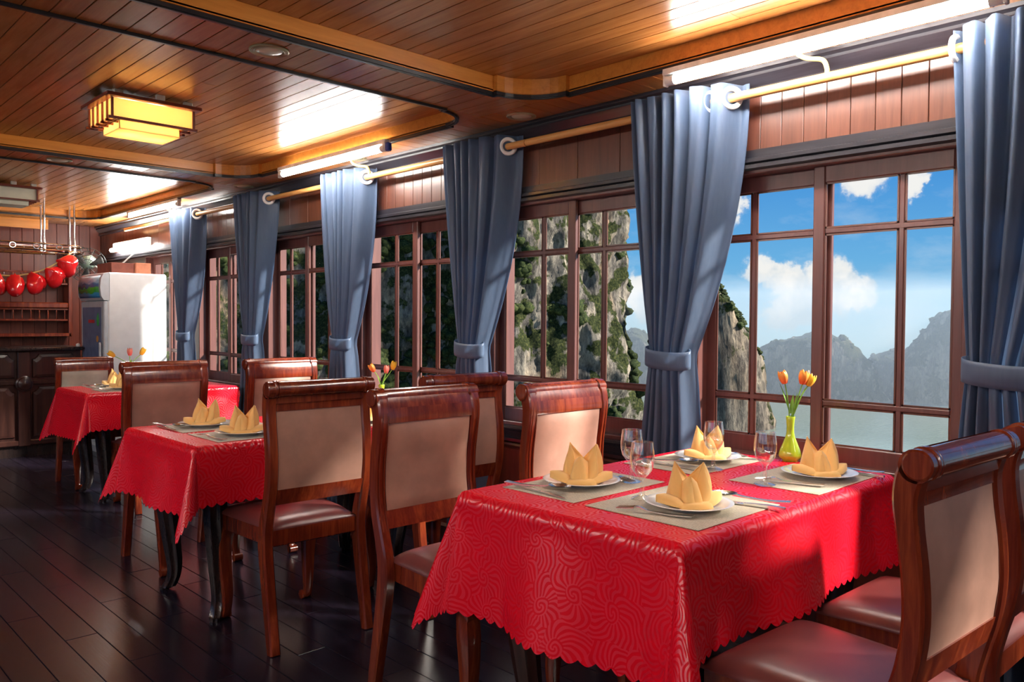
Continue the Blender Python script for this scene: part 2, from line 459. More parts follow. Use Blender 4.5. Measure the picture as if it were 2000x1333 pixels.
def tag(o, label=None, cat=None, group=None, kind=None):
    if label: o['label'] = label
    if cat: o['category'] = cat
    if group: o['group'] = group
    if kind: o['kind'] = kind
    return o
def thing(name, label, cat, loc=(0, 0, 0), rz=0.0, group=None, kind=None):
    o = bpy.data.objects.new(name, None); C.objects.link(o)
    o.empty_display_size = 0.1
    o.location = loc; o.rotation_euler = (0, 0, rz)
    return tag(o, label, cat, group, kind)
def link(name, me, parent=None, loc=(0, 0, 0)):
    o = bpy.data.objects.new(name, me); C.objects.link(o)
    if parent is not None: o.parent = parent
    o.location = loc
    return o
def copy_tree(o, parent=None):
    c = o.copy(); C.objects.link(c); c.parent = parent
    for ch in o.children:
        if ch is not c:
            copy_tree(ch, c)
    return c
def subsurf(o, lv=2):
    md = o.modifiers.new('smooth', 'SUBSURF'); md.levels = lv; md.render_levels = lv
def solidify(o, th, off=0.0):
    md = o.modifiers.new('thickness', 'SOLIDIFY'); md.thickness = th; md.offset = off
_cache = {}
def cached(key, fn):
    if key not in _cache: _cache[key] = fn()
    return _cache[key]
def lerp(a, b, t): return a + (b - a) * t
def interp(pts, x):
    if x <= pts[0][0]: return pts[0][1]
    for (x0, y0), (x1, y1) in zip(pts, pts[1:]):
        if x <= x1:
            t = (x - x0) / (x1 - x0)
            return lerp(y0, y1, t)
    return pts[-1][1]
def catmull(pts, n=6):
    pts = [Vector(p) for p in pts]; out = []
    for i in range(len(pts) - 1):
        p0 = pts[max(i - 1, 0)]; p1 = pts[i]; p2 = pts[i + 1]; p3 = pts[min(i + 2, len(pts) - 1)]
        for k in range(n):
            t = k / n
            out.append(0.5 * ((2 * p1) + (-p0 + p2) * t + (2 * p0 - 5 * p1 + 4 * p2 - p3) * t * t + (-p0 + 3 * p1 - 3 * p2 + p3) * t ** 3))
    out.append(pts[-1]); return out

# ------------------------------------------------------------------ dimensions of the saloon
W = 2.957            # inner face of the window wall
XL = -2.2            # opposite wall
YB, YE = -3.4, 9.7   # wall behind the camera, far wall
HC, HR = 2.284, 2.362  # lower ceiling, recessed panels
PW = 1.28            # window pitch
Y0 = 1.877           # far glass edge of the first window in view
KS = list(range(-4, 6))

# ================================================================== SETTING
# floor: planks along the saloon
floor = MB().box(XL, W, YB, YE, -.06, -.012).build('floor', 'floor_joint')
tag(floor, 'dark polished plank floor of the dining saloon', 'floor', kind='structure')
def plank_mesh(wd, ln, th, mt, bev=.0015, axis='Y'):
    def f():
        if axis == 'Y':
            return MB().box(-wd / 2, wd / 2, 0, ln, min(-th, 0), max(-th, 0), bev).mesh('plank', mt)
        return MB().box(0, ln, -wd / 2, wd / 2, 0, th, bev).mesh('plank', mt)
    return cached(('p', round(wd, 4), round(ln, 3), th, mt, axis), f)
rp = random.Random(3)
fw_ = 0.12
rest = MB()
x = XL + .06
row = 0
while x < W:
    y = YB - (row * 0.37) % 1.1
    while y < YE:
        y1 = min(y + 1.1, YE); ya = max(y, YB)
        if y1 - ya > .02:
            if x > 0.55 and y1 > 0.5 and y < 8.4:
                link('plank', plank_mesh(fw_ - .002, y1 - ya - .002, .012, 'floor_wood'), floor, (x, ya, rp.uniform(-.0006, .0006)))
            else:
                rest.box(x - fw_ / 2 + .0015, x + fw_ / 2 - .0015, ya, y1 - .003, -.012, 0)
        y += 1.1
    x += fw_; row += 1
tag(rest.build('plank_rest', 'floor_wood', floor), kind='stuff')

# ceiling: backing board, lower strips, recessed panels with rounded corners
ceil = MB().box(XL - .2, W + .2, YB - .2, YE + .2, HR + .012, HR + .06).build('ceiling', 'joint_dark')
tag(ceil, 'glossy orange plank ceiling with recessed panels', 'ceiling', kind='structure')
RX0, RX1 = -1.92, 2.679
recesses = [(-2.80, -0.25), (0.10, 2.655), (3.003, 5.555), (5.90, 9.02)]
def recess_outline(y0, y1):
    R, st = .215, .024
    pts = []
    def corner(cx, cy, sx, sy):
        # from the X-side to the Y-side, ordered by angle
        arc = [(cx + sx * R * math.cos(a), cy + sy * R * math.sin(a)) for a in [i * PI / 2 / 8 for i in range(9)]]
        return [(cx + sx * (R + st), cy)] + arc + [(cx, cy + sy * (R + st))]
    q = R + st
    pts += corner(RX1 - q, y1 - q, 1, 1)
    pts += list(reversed(corner(RX0 + q, y1 - q, -1, 1)))
    pts += corner(RX0 + q, y0 + q, -1, -1)
    pts += list(reversed(corner(RX1 - q, y0 + q, 1, -1)))
    return pts
def wall_ribbon(pts, th, z0, z1):
    # vertical band following a closed outline, th thick towards the outside
    n = len(pts); P = [Vector((a, b_, 0)) for a, b_ in pts]
    outp = []
    for i in range(n):
        d1 = (P[i] - P[i - 1]).normalized(); d2 = (P[(i + 1) % n] - P[i]).normalized()
        n1 = Vector((d1.y, -d1.x, 0)); n2 = Vector((d2.y, -d2.x, 0))
        nn = n1 + n2
        nn = nn.normalized() if nn.length > 1e-6 else n1
        outp.append(P[i] + nn * th / max(nn.dot(n1), .5))
    m_ = MB(); rings = []
    for i in list(range(n)) + [0]:
        a, o_ = P[i], outp[i]
        rings.append([(a.x, a.y, z0), (o_.x, o_.y, z0), (o_.x, o_.y, z1), (a.x, a.y, z1)])
    m_.loft(rings, True, False)
    return m_
PWID = .08
joints = MB()
ceil_rest = MB()
for ri, (y0, y1) in enumerate(recesses):
    out = recess_outline(y0, y1)
    wall_ribbon(out, .018, HC + .004, HR + .012).build('fascia', 'fascia_wood', ceil)
    bead = wall_ribbon(out, -.006, HC - .008, HC + .006)
    b2 = wall_ribbon(out, .012, HC - .012, HC + .004)
    bead.add(b2.v, b2.f)
    bead.build('bead_trim', 'bead_black', ceil)
    xx = RX1 - PWID / 2
    i = 0
    while xx > RX0:
        cut = y0 + (y1 - y0) * (0.25 + 0.5 * ((i * 0.618) % 1.0))
        segs = [(y0, cut), (cut, y1)] if (i % 4 == 1) else [(y0, y1)]
        for (a, b_) in segs:
            if ri > 0 and xx > 0.25:
                link('plank', plank_mesh(PWID - .0025, b_ - a - .002, -.012, 'ceiling_wood'), ceil, (xx, a, HR))
            else:
                ceil_rest.box(xx - PWID / 2 + .0012, xx + PWID / 2 - .0012, a, b_ - .002, HR, HR + .012)
        xx -= PWID; i += 1
    # infill between rounded corner and square corner
    q = .239
    for (sx, cx) in ((1, RX1), (-1, RX0)):
        for (sy, cy) in ((1, y1), (-1, y0)):
            cc = (cx - sx * q, cy - sy * q)
            arc = [(cc[0] + sx * .215 * math.cos(a), cc[1] + sy * .215 * math.sin(a)) for a in [k * PI / 2 / 8 for k in range(9)]]
            poly = [(cx, cc[1])] + arc + [(cc[0], cy), (cx, cy)]
            f = MB()
            f.loft([[(a, b_, HC) for a, b_ in poly], [(a, b_, HC + .012) for a, b_ in poly]], True, True)
            f.build('corner_infill', 'border_wood', ceil)
# lower strips between the recesses (planks along Y) and by the walls (planks across)
edges = [YB] + [v for r in recesses for v in r] + [YE]
for si in range(0, len(edges), 2):
    y0, y1 = edges[si], edges[si + 1]
    ceil_rest.box(RX0, RX1, y0, y1, HC + .014, HC + .02)
    xx = RX1 - PWID / 2
    while xx > RX0:
        if y0 > 2 and xx > 0.25:
            link('plank', plank_mesh(PWID - .0025, y1 - y0, -.012, 'ceiling_wood'), ceil, (xx, y0, HC))
        else:
            ceil_rest.box(xx - PWID / 2 + .0012, xx + PWID / 2 - .0012, y0, y1, HC, HC + .012)
        xx -= PWID
yy = YB + .05
while yy < YE:
    if 0.3 < yy < 9.3:
        link('plank', plank_mesh(.0975, W - RX1, .012, 'border_wood', axis='X'), ceil, (RX1, yy, HC))
    else:
        ceil_rest.box(RX1, W, yy - .0488, yy + .0488, HC, HC + .012)
    ceil_rest.box(XL, RX0, yy - .0488, yy + .0488, HC, HC + .012)
    yy += .1
ceil_rest.box(RX1, W, YB, YE, HC + .014, HC + .02)
ceil_rest.box(XL, RX0, YB, YE, HC + .014, HC + .02)
tag(ceil_rest.build('plank_rest', 'ceiling_wood', ceil), kind='stuff')
# end soffit with an orange fascia
MB().box(.2, 2.35, 9.36, 9.40, HC - .10, HC - .002).build('fascia', 'fascia_wood', ceil)

# window wall: below sill, piers, header
ZS, ZT = .72, 1.895          # bottom and top of the window openings
OP = [(Y0 - .947 - .06 + PW * k, Y0 + .06 + PW * k) for k in KS]   # openings (near, far)
wr = thing('wall_right', 'mahogany panelled window wall with boards above the windows', 'wall', kind='structure')
wl_ = MB()
wl_.box(W + .012, W + .16, YB, YE, -.06, ZS)
wl_.box(W + .012, W + .16, YB, YE, ZT, HR + .02)
prev = YB
for a, b_ in OP:
    wl_.box(W + .012, W + .16, prev, a, ZS, ZT); prev = b_
wl_.box(W + .012, W + .16, prev, YE, ZS, ZT)
wl_.build('wall_core', 'window_wood', wr)
# header boards
rest = MB()
yy = YB
while yy < YE:
    k = math.floor((yy - (OP[4][0] - .1)) / PW)
    bw = .09 if k % 2 == 0 or k < 0 else .26
    b1 = min(yy + bw, YE)
    if yy > .3:
        link('board', cached(('hb', round(b1 - yy, 4)), lambda: MB().box(-.012, 0.0, .0012, b1 - yy - .0012, 1.955, 2.20, .0015).mesh('board', 'header_wood')), wr, (W + .012, yy, 0))
    else:
        rest.box(W, W + .012, yy + .001, b1 - .001, 1.955, 2.20)
    yy = b1
tag(rest.build('board_rest', 'header_wood', wr), kind='stuff')
# wainscot panels under the windows
for (a, b_) in OP:
    if b_ < .2: continue
    for (p0, p1) in ((a - .08, (a + b_) / 2), ((a + b_) / 2, b_ + .08)):
        MB().box(W, W + .014, p0 + .02, p1 - .02, .08, .60, .006).build('panel', 'panel_wood', wr)
def run_trim(name, label, prof, mt='dark_wood'):
    # moulding with an X-Z profile, along the whole wall
    m_ = MB()
    m_.loft([[(px, YB, pz) for px, pz in prof], [(px, YE, pz) for px, pz in prof]], True, True)
    return tag(m_.build(name, mt), label, 'trim', kind='structure')
run_trim('trim_1', 'black crown moulding between header boards and ceiling',
         [(W, 2.185), (W - .018, 2.185), (W - .022, 2.20), (W - .016, 2.215), (W - .035, 2.235), (W - .05, 2.25), (W - .046, 2.262), (W - .062, 2.270), (W - .062, HC), (W, HC)])
run_trim('trim_2', 'black stepped moulding along the window heads',
         [(W, 1.968), (W - .014, 1.966), (W - .014, 1.935), (W - .030, 1.930), (W - .030, 1.916), (W - .018, 1.910), (W - .034, 1.905), (W - .034, 1.890), (W, 1.885)])
run_trim('trim_3', 'black sill moulding below the row of windows',
         [(W + .02, .722), (W - .040, .722), (W - .044, .712), (W - .040, .702), (W - .020, .696), (W - .012, .665), (W - .026, .655), (W - .026, .640), (W, .632)])
run_trim('trim_4', 'pale brown rail under the window sill', [(W, .630), (W - .014, .628), (W - .018, .618), (W - .010, .608), (W, .606)], 'header_wood')
run_trim('baseboard_right', 'dark skirting board along the window wall', [(W + .01, 0), (W - .015, 0), (W - .015, .08), (W, .095), (W + .01, .095)], 'bar_wood')

# windows: frame, two sliding sashes, bars, a pane in every field
def bar(m_, y0, y1, z0, z1, x0, x1):
    m_.box(x0, x1, y0, y1, z0, z1, .004)
TYPE_A = {0, 3, 4, 5, -1, -4}
for wi, k in enumerate(KS):
    a, b_ = OP[wi]
    nm = 'window_%d' % (wi + 1)
    wn = thing(nm, ['dark brown sliding window with twelve panes behind the camera', 'dark brown sliding window far behind the camera',
                    'dark brown sliding window beside the camera', 'dark brown sliding window right of the frame',
                    'nearest sliding window, behind the green vase, showing sky and water',
                    'second sliding window from the right, showing the edge of the cliff',
                    'third sliding window, behind the tulips of the middle table',
                    'fourth sliding window, showing green cliff behind the middle chairs',
                    'fifth sliding window, farthest one fully seen', 'last sliding window, hidden behind the white fridge'][wi], 'window', kind='structure')
    fr = MB()
    fr.box(W - .004, W + .15, a, a + .022, ZS, ZT, .003); fr.box(W - .004, W + .15, b_ - .022, b_, ZS, ZT, .003)
    fr.box(W - .004, W + .15, a, b_, ZT - .022, ZT, .003); fr.box(W - .004, W + .15, a, b_, ZS, ZS + .022, .003)
    fr.build('window_frame', 'window_wood', wn)
    A = k in TYPE_A
    mid = (a + b_) / 2
    near = (a + .018, mid + .03); far = (mid - .03, b_ - .018)
    for side, (s0, s1) in (('near', near), ('far', far)):
        inner = (side == 'near') == A
        x0 = W + (.036 if inner else .066); x1 = x0 + .024
        sa = MB()
        st, top, bot = .046, .070, .072
        z0, z1 = ZS + .018, ZT - .016
        bar(sa, s0, s0 + st, z0, z1, x0, x1); bar(sa, s1 - st, s1, z0, z1, x0, x1)
        bar(sa, s0 + st, s1 - st, z1 - top, z1, x0, x1); bar(sa, s0 + st, s1 - st, z0, z0 + bot, x0, x1)
        g0, g1, h0, h1 = s0 + st, s1 - st, z0 + bot, z1 - top
        wide_far = (side == 'near') == A
        yv = lerp(g0, g1, .38 if wide_far else .62)
        zv1, zv2 = .968, 1.625
        bw = .011
        bar(sa, yv - bw, yv + bw, h0, h1, x0 + .004, x1 - .004)
        for z in (zv1, zv2):
            bar(sa, g0, g1, z - bw, z + bw, x0 + .0035, x1 - .0035)
        so_ = sa.build('sash', 'window_wood', wn)
        xm = (x0 + x1) / 2
        for (p0, p1) in ((g0, yv - bw), (yv + bw, g1)):
            for (q0, q1) in ((h0, zv1 - bw), (zv1 + bw, zv2 - bw), (zv2 + bw, h1)):
                if b_ > .2:
                    MB().box(xm - .0015, xm + .0015, p0, p1, q0, q1).build('pane', 'window_glass', so_)
                    # slim glazing bead round the pane
                if k >= -1:
                    e = .006
                    gb = MB()
                    xb0, xb1 = x0 + .005, x0 + .010
                    gb.box(xb0, xb1, p0, p0 + e, q0, q1); gb.box(xb0, xb1, p1 - e, p1, q0, q1)
                    gb.box(xb0, xb1, p0, p1, q0, q0 + e); gb.box(xb0, xb1, p0, p1, q1 - e, q1)
                    gb.build('glazing_bead', 'header_wood', so_)

# opposite wall with its own row of windows, wall behind the camera, far wall
wl = thing('wall_left', 'panelled opposite wall with a row of open windows', 'wall', kind='structure')
m_ = MB()
m_.box(XL - .15, XL, YB, YE, -.06, ZS); m_.box(XL - .15, XL, YB, YE, ZT, HR + .02)
prev = YB
for a, b_ in OP:
    m_.box(XL - .15, XL, prev, a, ZS, ZT); prev = b_
m_.box(XL - .15, XL, prev, YE, ZS, ZT)
for a, b_ in OP:
    for yv in (a, (a + b_) / 2 - .05, b_ - .05):
        m_.box(XL - .1, XL - .06, yv, yv + .05, ZS, ZT)
    for z in (ZS, .96, 1.61, ZT - .05):
        m_.box(XL - .1, XL - .06, a, b_, z, z + .03)
m_.build('wall_core', 'panel_wood', wl)
tag(MB().box(XL - .15, W + .15, YB - .15, YB, -.06, HR + .02).build('wall_back', 'panel_wood'), 'panelled wall behind the camera', 'wall', kind='structure')
we = thing('wall_end', 'dark boarded end wall behind the bar', 'wall', kind='structure')
MB().box(XL - .15, W + .15, YE + .012, YE + .15, -.06, HR + .02).build('wall_core', 'joint_dark', we)
for i in range(14):
    x0 = W - (i + 1) * .11
    link('board', cached('eb', lambda: MB().box(.0015, .1085, 0, .012, 0, HC, .002).mesh('board', 'panel_wood')), we, (x0, YE, 0))
MB().box(XL, W - 14 * .11, YE, YE + .012, 0, HC).build('board_rest', 'panel_wood', we)['kind'] = 'stuff'

# ================================================================== CHAIRS
def stile_mesh(x, wd):
    prof = [(.262, 0, .040), (.240, .12, .044), (.212, .27, .050), (.192, .40, .056), (.196, .47, .052), (.214, .54, .046), (.236, .62, .043),
            (.246, .70, .042), (.243, .79, .042), (.231, .88, .044), (.226, .94, .048), (.232, .98, .052), (.240, 1.005, .050)]
    pts = catmull([(0, y, z) for y, z, _ in prof], 4)
    th = []
    zs = [(z, t_) for _, z, t_ in prof]
    rings = []
    for i, p in enumerate(pts):
        d = (pts[min(i + 1, len(pts) - 1)] - pts[max(i - 1, 0)]).normalized()
        nrm_ = Vector((0, d.z, -d.y))
        t2 = interp(zs, p.z) / 2; hw = wd / 2; c = .006
        ring = []
        for (ax, an) in ((-hw + c, -t2), (hw - c, -t2), (hw, -t2 + c), (hw, t2 - c), (hw - c, t2), (-hw + c, t2), (-hw, t2 - c), (-hw, -t2 + c)):
            q = Vector((x + ax, p.y, p.z)) + nrm_ * an
            ring.append((q.x, q.y, max(q.z, 0)))
        rings.append(ring)
    m_ = MB().loft(rings)
    # scroll end at the top
    m_.loft([[(x + sx * wd / 2, .247 + .033 * math.cos(a), 1.007 + .033 * math.sin(a)) for a in [2 * PI * j / 16 for j in range(16)]] for sx in (-1, 1)])
    return m_
def front_leg(x, s):
    pts = catmull([(x, -.205, .43), (x + s * .004, -.212, .38), (x + s * .010, -.224, .32), (x + s * .006, -.222, .22), (x, -.212, .12), (x, -.214, .055), (x + s * .002, -.226, .024), (x + s * .004, -.240, .016)], 5)
    rad = [(.0, .021), (.13, .032), (.28, .034), (.5, .026), (.72, .019), (.85, .019), (.95, .020), (1.0, .015)]
    m_ = MB(); rings = []
    n = len(pts)
    for i, p in enumerate(pts):
        d = (pts[min(i + 1, n - 1)] - pts[max(i - 1, 0)]).normalized()
        u = Vector((1, 0, 0)); v = d.cross(u).normalized(); r = interp(rad, i / (n - 1))
        ring = []
        for j in range(12):
            a = 2 * PI * j / 12 + PI / 12
            k = .80 + .2 * abs(math.cos(2 * a)) ** .5 if True else 1
            k = 1 / max(abs(math.cos(a)), abs(math.sin(a))) * .55 + .45
            q = p + (u * math.cos(a) + v * math.sin(a)) * r * k * .9
            ring.append((q.x, q.y, max(q.z, 0.0)))
        rings.append(ring)
    m_.loft(rings)
    # scrolled toe
    m_.loft([[(x + sx * .022, -.236 + .020 * math.cos(a), .020 + .020 * math.sin(a)) for a in [2 * PI * j / 14 for j in range(14)]] for sx in (-1, 1)])
    # knee carving
    m_.loft([[(x + sx * .030, -.226 + .017 * math.cos(a), .385 + .017 * math.sin(a)) for a in [2 * PI * j / 12 for j in range(12)]] for sx in (-1, 1)])
    return m_
def back_y(z):   # centre line of the back between the stiles
    return interp([(.54, .214), (.62, .236), (.70, .246), (.79, .243), (.88, .231), (.94, .226), (.98, .232), (1.0, .240)], z)
def back_slab(x0, x1, z0, z1, f_off, b_off, bulge=0.0, n=10, nx=8):
    # slab following the curve of the back; offsets in front (-y) and behind (+y) of the centre line
    m_ = MB(); F = []; B = []
    for i in range(n + 1):
        z = lerp(z0, z1, i / n); rowf = []; rowb = []
        for j in range(nx + 1):
            xx = lerp(x0, x1, j / nx)
            e = (1 - (2 * j / nx - 1) ** 6) * (1 - (2 * i / n - 1) ** 6)
            rowf.append((xx, back_y(z) - f_off - bulge * e, z)); rowb.append((xx, back_y(z) + b_off, z))
        F.append(rowf); B.append(rowb)
    m_.grid(F); m_.grid(B)
    base = len(m_.v)
    nf = (n + 1) * (nx + 1); w1 = nx + 1
    for j in range(nx):
        m_.f.append((j, j + 1, nf + j + 1, nf + j)); o_ = n * w1
        m_.f.append((o_ + j, o_ + j + 1, nf + o_ + j + 1, nf + o_ + j))
    for i in range(n):
        m_.f.append((i * w1, (i + 1) * w1, nf + (i + 1) * w1, nf + i * w1)); e = nx
        m_.f.append((i * w1 + e, (i + 1) * w1 + e, nf + (i + 1) * w1 + e, nf + i * w1 + e))
    return m_
def make_chair(label, fabric='leather_brown'):
    t_ = thing('dining_chair', label, 'chair')
    for s in (-1, 1):
        stile_mesh(s * .206, .042).build('rear_leg', 'mahogany', t_, True, 35)
        front_leg(s * .188, s).build('front_leg', 'mahogany', t_, True, 40)
        # two raised beads down the front face of the stile
        for dx in (-.006, .012):
            path = catmull([(s * (.206 - dx), back_y(z) - .0225, z) for z in (.56, .62, .70, .79, .88, .94, .985)], 4)
            MB().tube(path, .0038, 6).build('bead', 'mahogany', t_, True)
    # top roll with turned rings
    m_ = MB()
    prof = [(0, -.232), (.026, -.232), (.030, -.229), (.030, -.205), (.0335, -.203), (.0335, -.196), (.029, -.194), (.0335, -.192), (.0335, -.185), (.030, -.183)]
    prof = prof + [(r, -x) for r, x in reversed(prof)]
    rings = [[(x, .252 + r * math.cos(2 * PI * j / 24), 1.010 + r * math.sin(2 * PI * j / 24)) for j in range(24)] for r, x in prof]
    m_.loft(rings, True, False).build('top_roll', 'mahogany', t_, True, 30)
    # crest rail sweeping up to the roll
    back_slab(-.186, .186, .925, .985, .021, .018, 0, 6, 2).build('crest_rail', 'mahogany', t_, True, 40)
    cr = MB(); F = []
    for i in range(9):
        a = i / 8
        F.append([(xx, lerp(.2085, .240, a ** 2.0), lerp(.955, 1.040, a)) for xx in (-.19, 0, .19)])
    cr.grid(F); B = [[(xx, .252, z) for xx in (-.19, 0, .19)] for z in [lerp(.955, 1.035, i / 8) for i in range(9)]]
    cr.grid(B); cr.build('crest_face', 'mahogany', t_, True, 60)
    back_slab(-.186, .186, .565, .625, .016, .018, 0, 3, 2).build('lower_rail', 'mahogany', t_, True, 40)
    back_slab(-.182, .182, .622, .930, .014, .010, .014, 14, 12).build('backrest', fabric, t_, True, 60)
    back_slab(-.184, .184, .622, .930, -.0095, .014, 0, 10, 2).build('back_panel', fabric, t_, True, 60)
    # seat frame
    fr = MB()
    fr.box(-.185, .185, .170, .205, .395, .462, .004)
    fr.loft([[(x, y, z) for x, y, z in ((-.215, -.232, z0), (.215, -.232, z0), (.185, .19, z0), (-.185, .19, z0))] for z0 in (.395, .462)])
    fr.build('seat_frame', 'mahogany', t_, False)
    # upholstered seat, trapezoid with a soft crown
    n = 14; G = []
    for i in range(n + 1):
        v = i / n * 2 - 1; rowp = []
        for j in range(n + 1):
            u = j / n * 2 - 1
            hw = lerp(.222, .188, (v + 1) / 2)
            e = (1 - abs(u) ** 5) * (1 - abs(v) ** 5)
            rowp.append((u * hw, lerp(-.245, .205, (v + 1) / 2) * (1.0), .466 + .034 * max(e, 0) ** .55))
        G.append(rowp)
    se = MB().grid(G)
    G2 = [[(x, y, .458) for x, y, z in r_] for r_ in G]
    se.grid(G2)
    w1 = n + 1; nf = w1 * w1
    for j in range(n):
        for (p, q) in ((j, j + 1), (n * w1 + j, n * w1 + j + 1), (j * w1, (j + 1) * w1), (j * w1 + n, (j + 1) * w1 + n)):
            se.f.append((p, q, nf + q, nf + p))
    se.build('seat', 'leather_seat' if fabric == 'leather_brown' else fabric, t_, True, 60)
    return t_
chair0 = make_chair('x')
pale0 = make_chair('x', 'leather_pale')
chairs = [  # x, y, turn, label
    (1.775, 2.035, 0.0, 'brown leather dining chair facing the camera at the front table, aisle side'),
    (2.332, 1.875, 0.0, 'brown leather dining chair beyond the front table, window side, facing the camera'),
    (1.668, 3.050, PI - .03, 'brown leather dining chair seen from behind, legs fully in view, at the middle table'),
    (2.325, 2.950, PI - .02, 'brown dining chair seen from behind by the window, backing onto the front table'),
    (1.700, 4.260, 0.0, 'brown leather dining chair facing the camera behind the two yellow napkins'),
    (2.365, 4.205, 0.0, 'brown dining chair by the window beyond the middle table, below the third curtain'),
    (1.840, 0.790, PI - .06, 'nearest brown dining chair at right, its back filling the lower corner'),
    (2.395, 0.775, PI - .03, 'brown dining chair cut by the right edge of the frame'),
    (2.060, 5.660, PI, 'dining chair on the near side of the far table, mostly hidden behind another chair'),
]
for i, (x, y, a, lb) in enumerate(chairs):
    c = chair0 if i == 0 else copy_tree(chair0)
    c.location = (x, y, 0); c.rotation_euler = (0, 0, a); c['label'] = lb
    if y > 5: c.scale = (.92, .92, .915)
    c['group'] = 'leather dining chairs around the tables'
pale0.location = (1.985, 6.70, 0); pale0.scale = (.92, .92, .925)
pale0['label'] = 'farthest dining chair with pale cream backrest in front of the bar'; pale0['group'] = 'leather dining chairs around the tables'

# ================================================================== TABLES AND CLOTHS
def cloth_mesh(name, x0, x1, y0, y1, zt, o, seed):
    # o = overhang (aisle, window, near, far)
    oa, ow, on, of = o
    rc = random.Random(seed)
    U0, U1, V0, V1 = x0 - oa, x1 + ow, y0 - on, y1 + of
    pitch = .042; sub = 8
    sides = [((U0, V0), (U1, V0)), ((U1, V0), (U1, V1)), ((U1, V1), (U0, V1)), ((U0, V1), (U0, V0))]
    bpts = []
    for (p, q) in sides:
        L = math.hypot(q[0] - p[0], q[1] - p[1]); n = round(L / pitch)
        for i in range(n * sub):
            t_ = i / (n * sub)
            ph = (i % sub) / sub
            bpts.append((lerp(p[0], q[0], t_), lerp(p[1], q[1], t_), math.sin(PI * ph)))
    waves = [(rc.uniform(6, 14), rc.uniform(0, 6.28), rc.uniform(.4, 1.0)) for _ in range(4)]
    ROWS = 26
    rings = []; uvs = []
    for r in range(ROWS + 1):
        ring = []; uvr = []
        for (bu, bv, sca) in bpts:
            # nearest point of the table edge
            ex = min(max(bu, x0), x1); ey = min(max(bv, y0), y1)
            du, dv_ = bu - ex, bv - ey
            full = math.hypot(du, dv_)
            full2 = full - .013 * (1 - sca) * (full / max(abs(du), abs(dv_), 1e-6))
            d = full2 * r / ROWS
            nx, ny = (du / full, dv_ / full) if full > 1e-9 else (0, 0)
            corner = abs(nx * ny) * 2      # 0 on the sides, 1 on the corner diagonal
            s_ = bu * 1.0 + bv * 1.3
            rip = sum(a_ * math.sin(f_ * s_ + p_) for f_, p_, a_ in waves) / 2.2
            tt = d / .36
            # distance of the side point to the nearest corner along the edge
            cd = min(abs(bu - x0), abs(bu - x1)) if abs(dv_) > abs(du) else min(abs(bv - y0), abs(bv - y1))
            hug = math.exp(-cd / .10)
            flare = d * (.10 + .26 * corner ** 1.6 - .05 * math.sin(corner * PI) ** 2 + .05 * hug * (1 - corner))
            flare += (.034 * rip * (1 - corner * .7)) * min(tt, 1.0) ** 1.2 * (1.0 if full > 0 else 0)
            flare = max(flare, .010 * min(1, d / .02))
            rnd = .012
            if d < rnd * 1.57:
                a_ = d / rnd
                h = rnd * math.sin(a_); dz = rnd * (1 - math.cos(a_))
                h = max(h, 0)
            else:
                h = rnd + flare; dz = rnd + math.sqrt(max((d - rnd * .57) ** 2 - flare ** 2, 0)) * 1.0 - rnd * .43
                dz = max(dz, rnd)
            ring.append((ex + nx * h, ey + ny * h, zt - dz)); uvr.append((ex + nx * d, ey + ny * d))
        rings.append(ring); uvs.append(uvr)
    n = len(bpts)
    me_v = [p for r in rings for p in r]; me_uv = [p for r in uvs for p in r]
    faces = []
    for i in range(ROWS):
        for j in range(n):
            a_ = i * n + j; b_ = i * n + (j + 1) % n
            q = (a_, b_, b_ + n, a_ + n)
            faces.append(q)
    # flat top
    base = len(me_v)
    me_v += [(x0, y0, zt), (x1, y0, zt), (x1, y1, zt), (x0, y1, zt)]; me_uv += [(x0, y0), (x1, y0), (x1, y1), (x0, y1)]
    faces.append((base, base + 1, base + 2, base + 3))
    me = bpy.data.meshes.new(name); me.from_pydata(me_v, [], faces)
    ul = me.uv_layers.new(name='UVMap')
    idx = [0] * len(me.loops); me.loops.foreach_get('vertex_index', idx)
    flat = []
    for i in idx: flat += me_uv[i]
    ul.data.foreach_set('uv', flat)
    me.materials.append(M['damask'])
    me.polygons.foreach_set('use_smooth', [True] * len(me.polygons))
    me.set_sharp_from_angle(angle=math.radians(70))
    bm = bmesh.new(); bm.from_mesh(me); bmesh.ops.recalc_face_normals(bm, faces=bm.faces[:]); bm.to_mesh(me); bm.free()
    return me
def table_leg(x, y, sx, sy):
    pts = catmull([(x, y, .70), (x + sx * .012, y + sy * .012, .60), (x + sx * .026, y + sy * .026, .48), (x + sx * .008, y + sy * .008, .26), (x - sx * .004, y - sy * .004, .10), (x + sx * .014, y + sy * .014, .02), (x + sx * .03, y + sy * .03, .014)], 5)
    n = len(pts); rings = []
    for i, p in enumerate(pts):
        r = interp([(0, .036), (.25, .048), (.4, .046), (.7, .030), (.88, .030), (1, .020)], i / (n - 1))
        ring = []
        for j in range(16):
            a = 2 * PI * j / 16
            k = 1 + .10 * math.cos(8 * a)
            ring.append((p.x + r * k * math.cos(a), p.y + r * k * math.sin(a), p.z if i < n - 1 else max(p.z - .014, 0)))
        rings.append(ring)
    return MB().loft(rings)
TZ = .762
tables = [((1.57, 2.80, 1.06, 1.825), (.36, .10, .285, .265), 'front'), ((1.32, 2.55, 3.185, 3.935), (.30, .22, .25, .25), 'middle'), ((1.70, 2.74, 5.86, 6.52), (.34, .04, .26, .25), 'far')]
tl = {'front': ('dark carved table under the red cloth nearest the camera', 'red damask tablecloth with swirl pattern and scalloped hem on the front table'),
      'middle': ('dark carved table under the red cloth of the middle row', 'red tablecloth on the middle table, corner hanging beside the black leg'),
      'far': ('dark table under the red cloth in front of the bar', 'red tablecloth on the far table near the white fridge')}
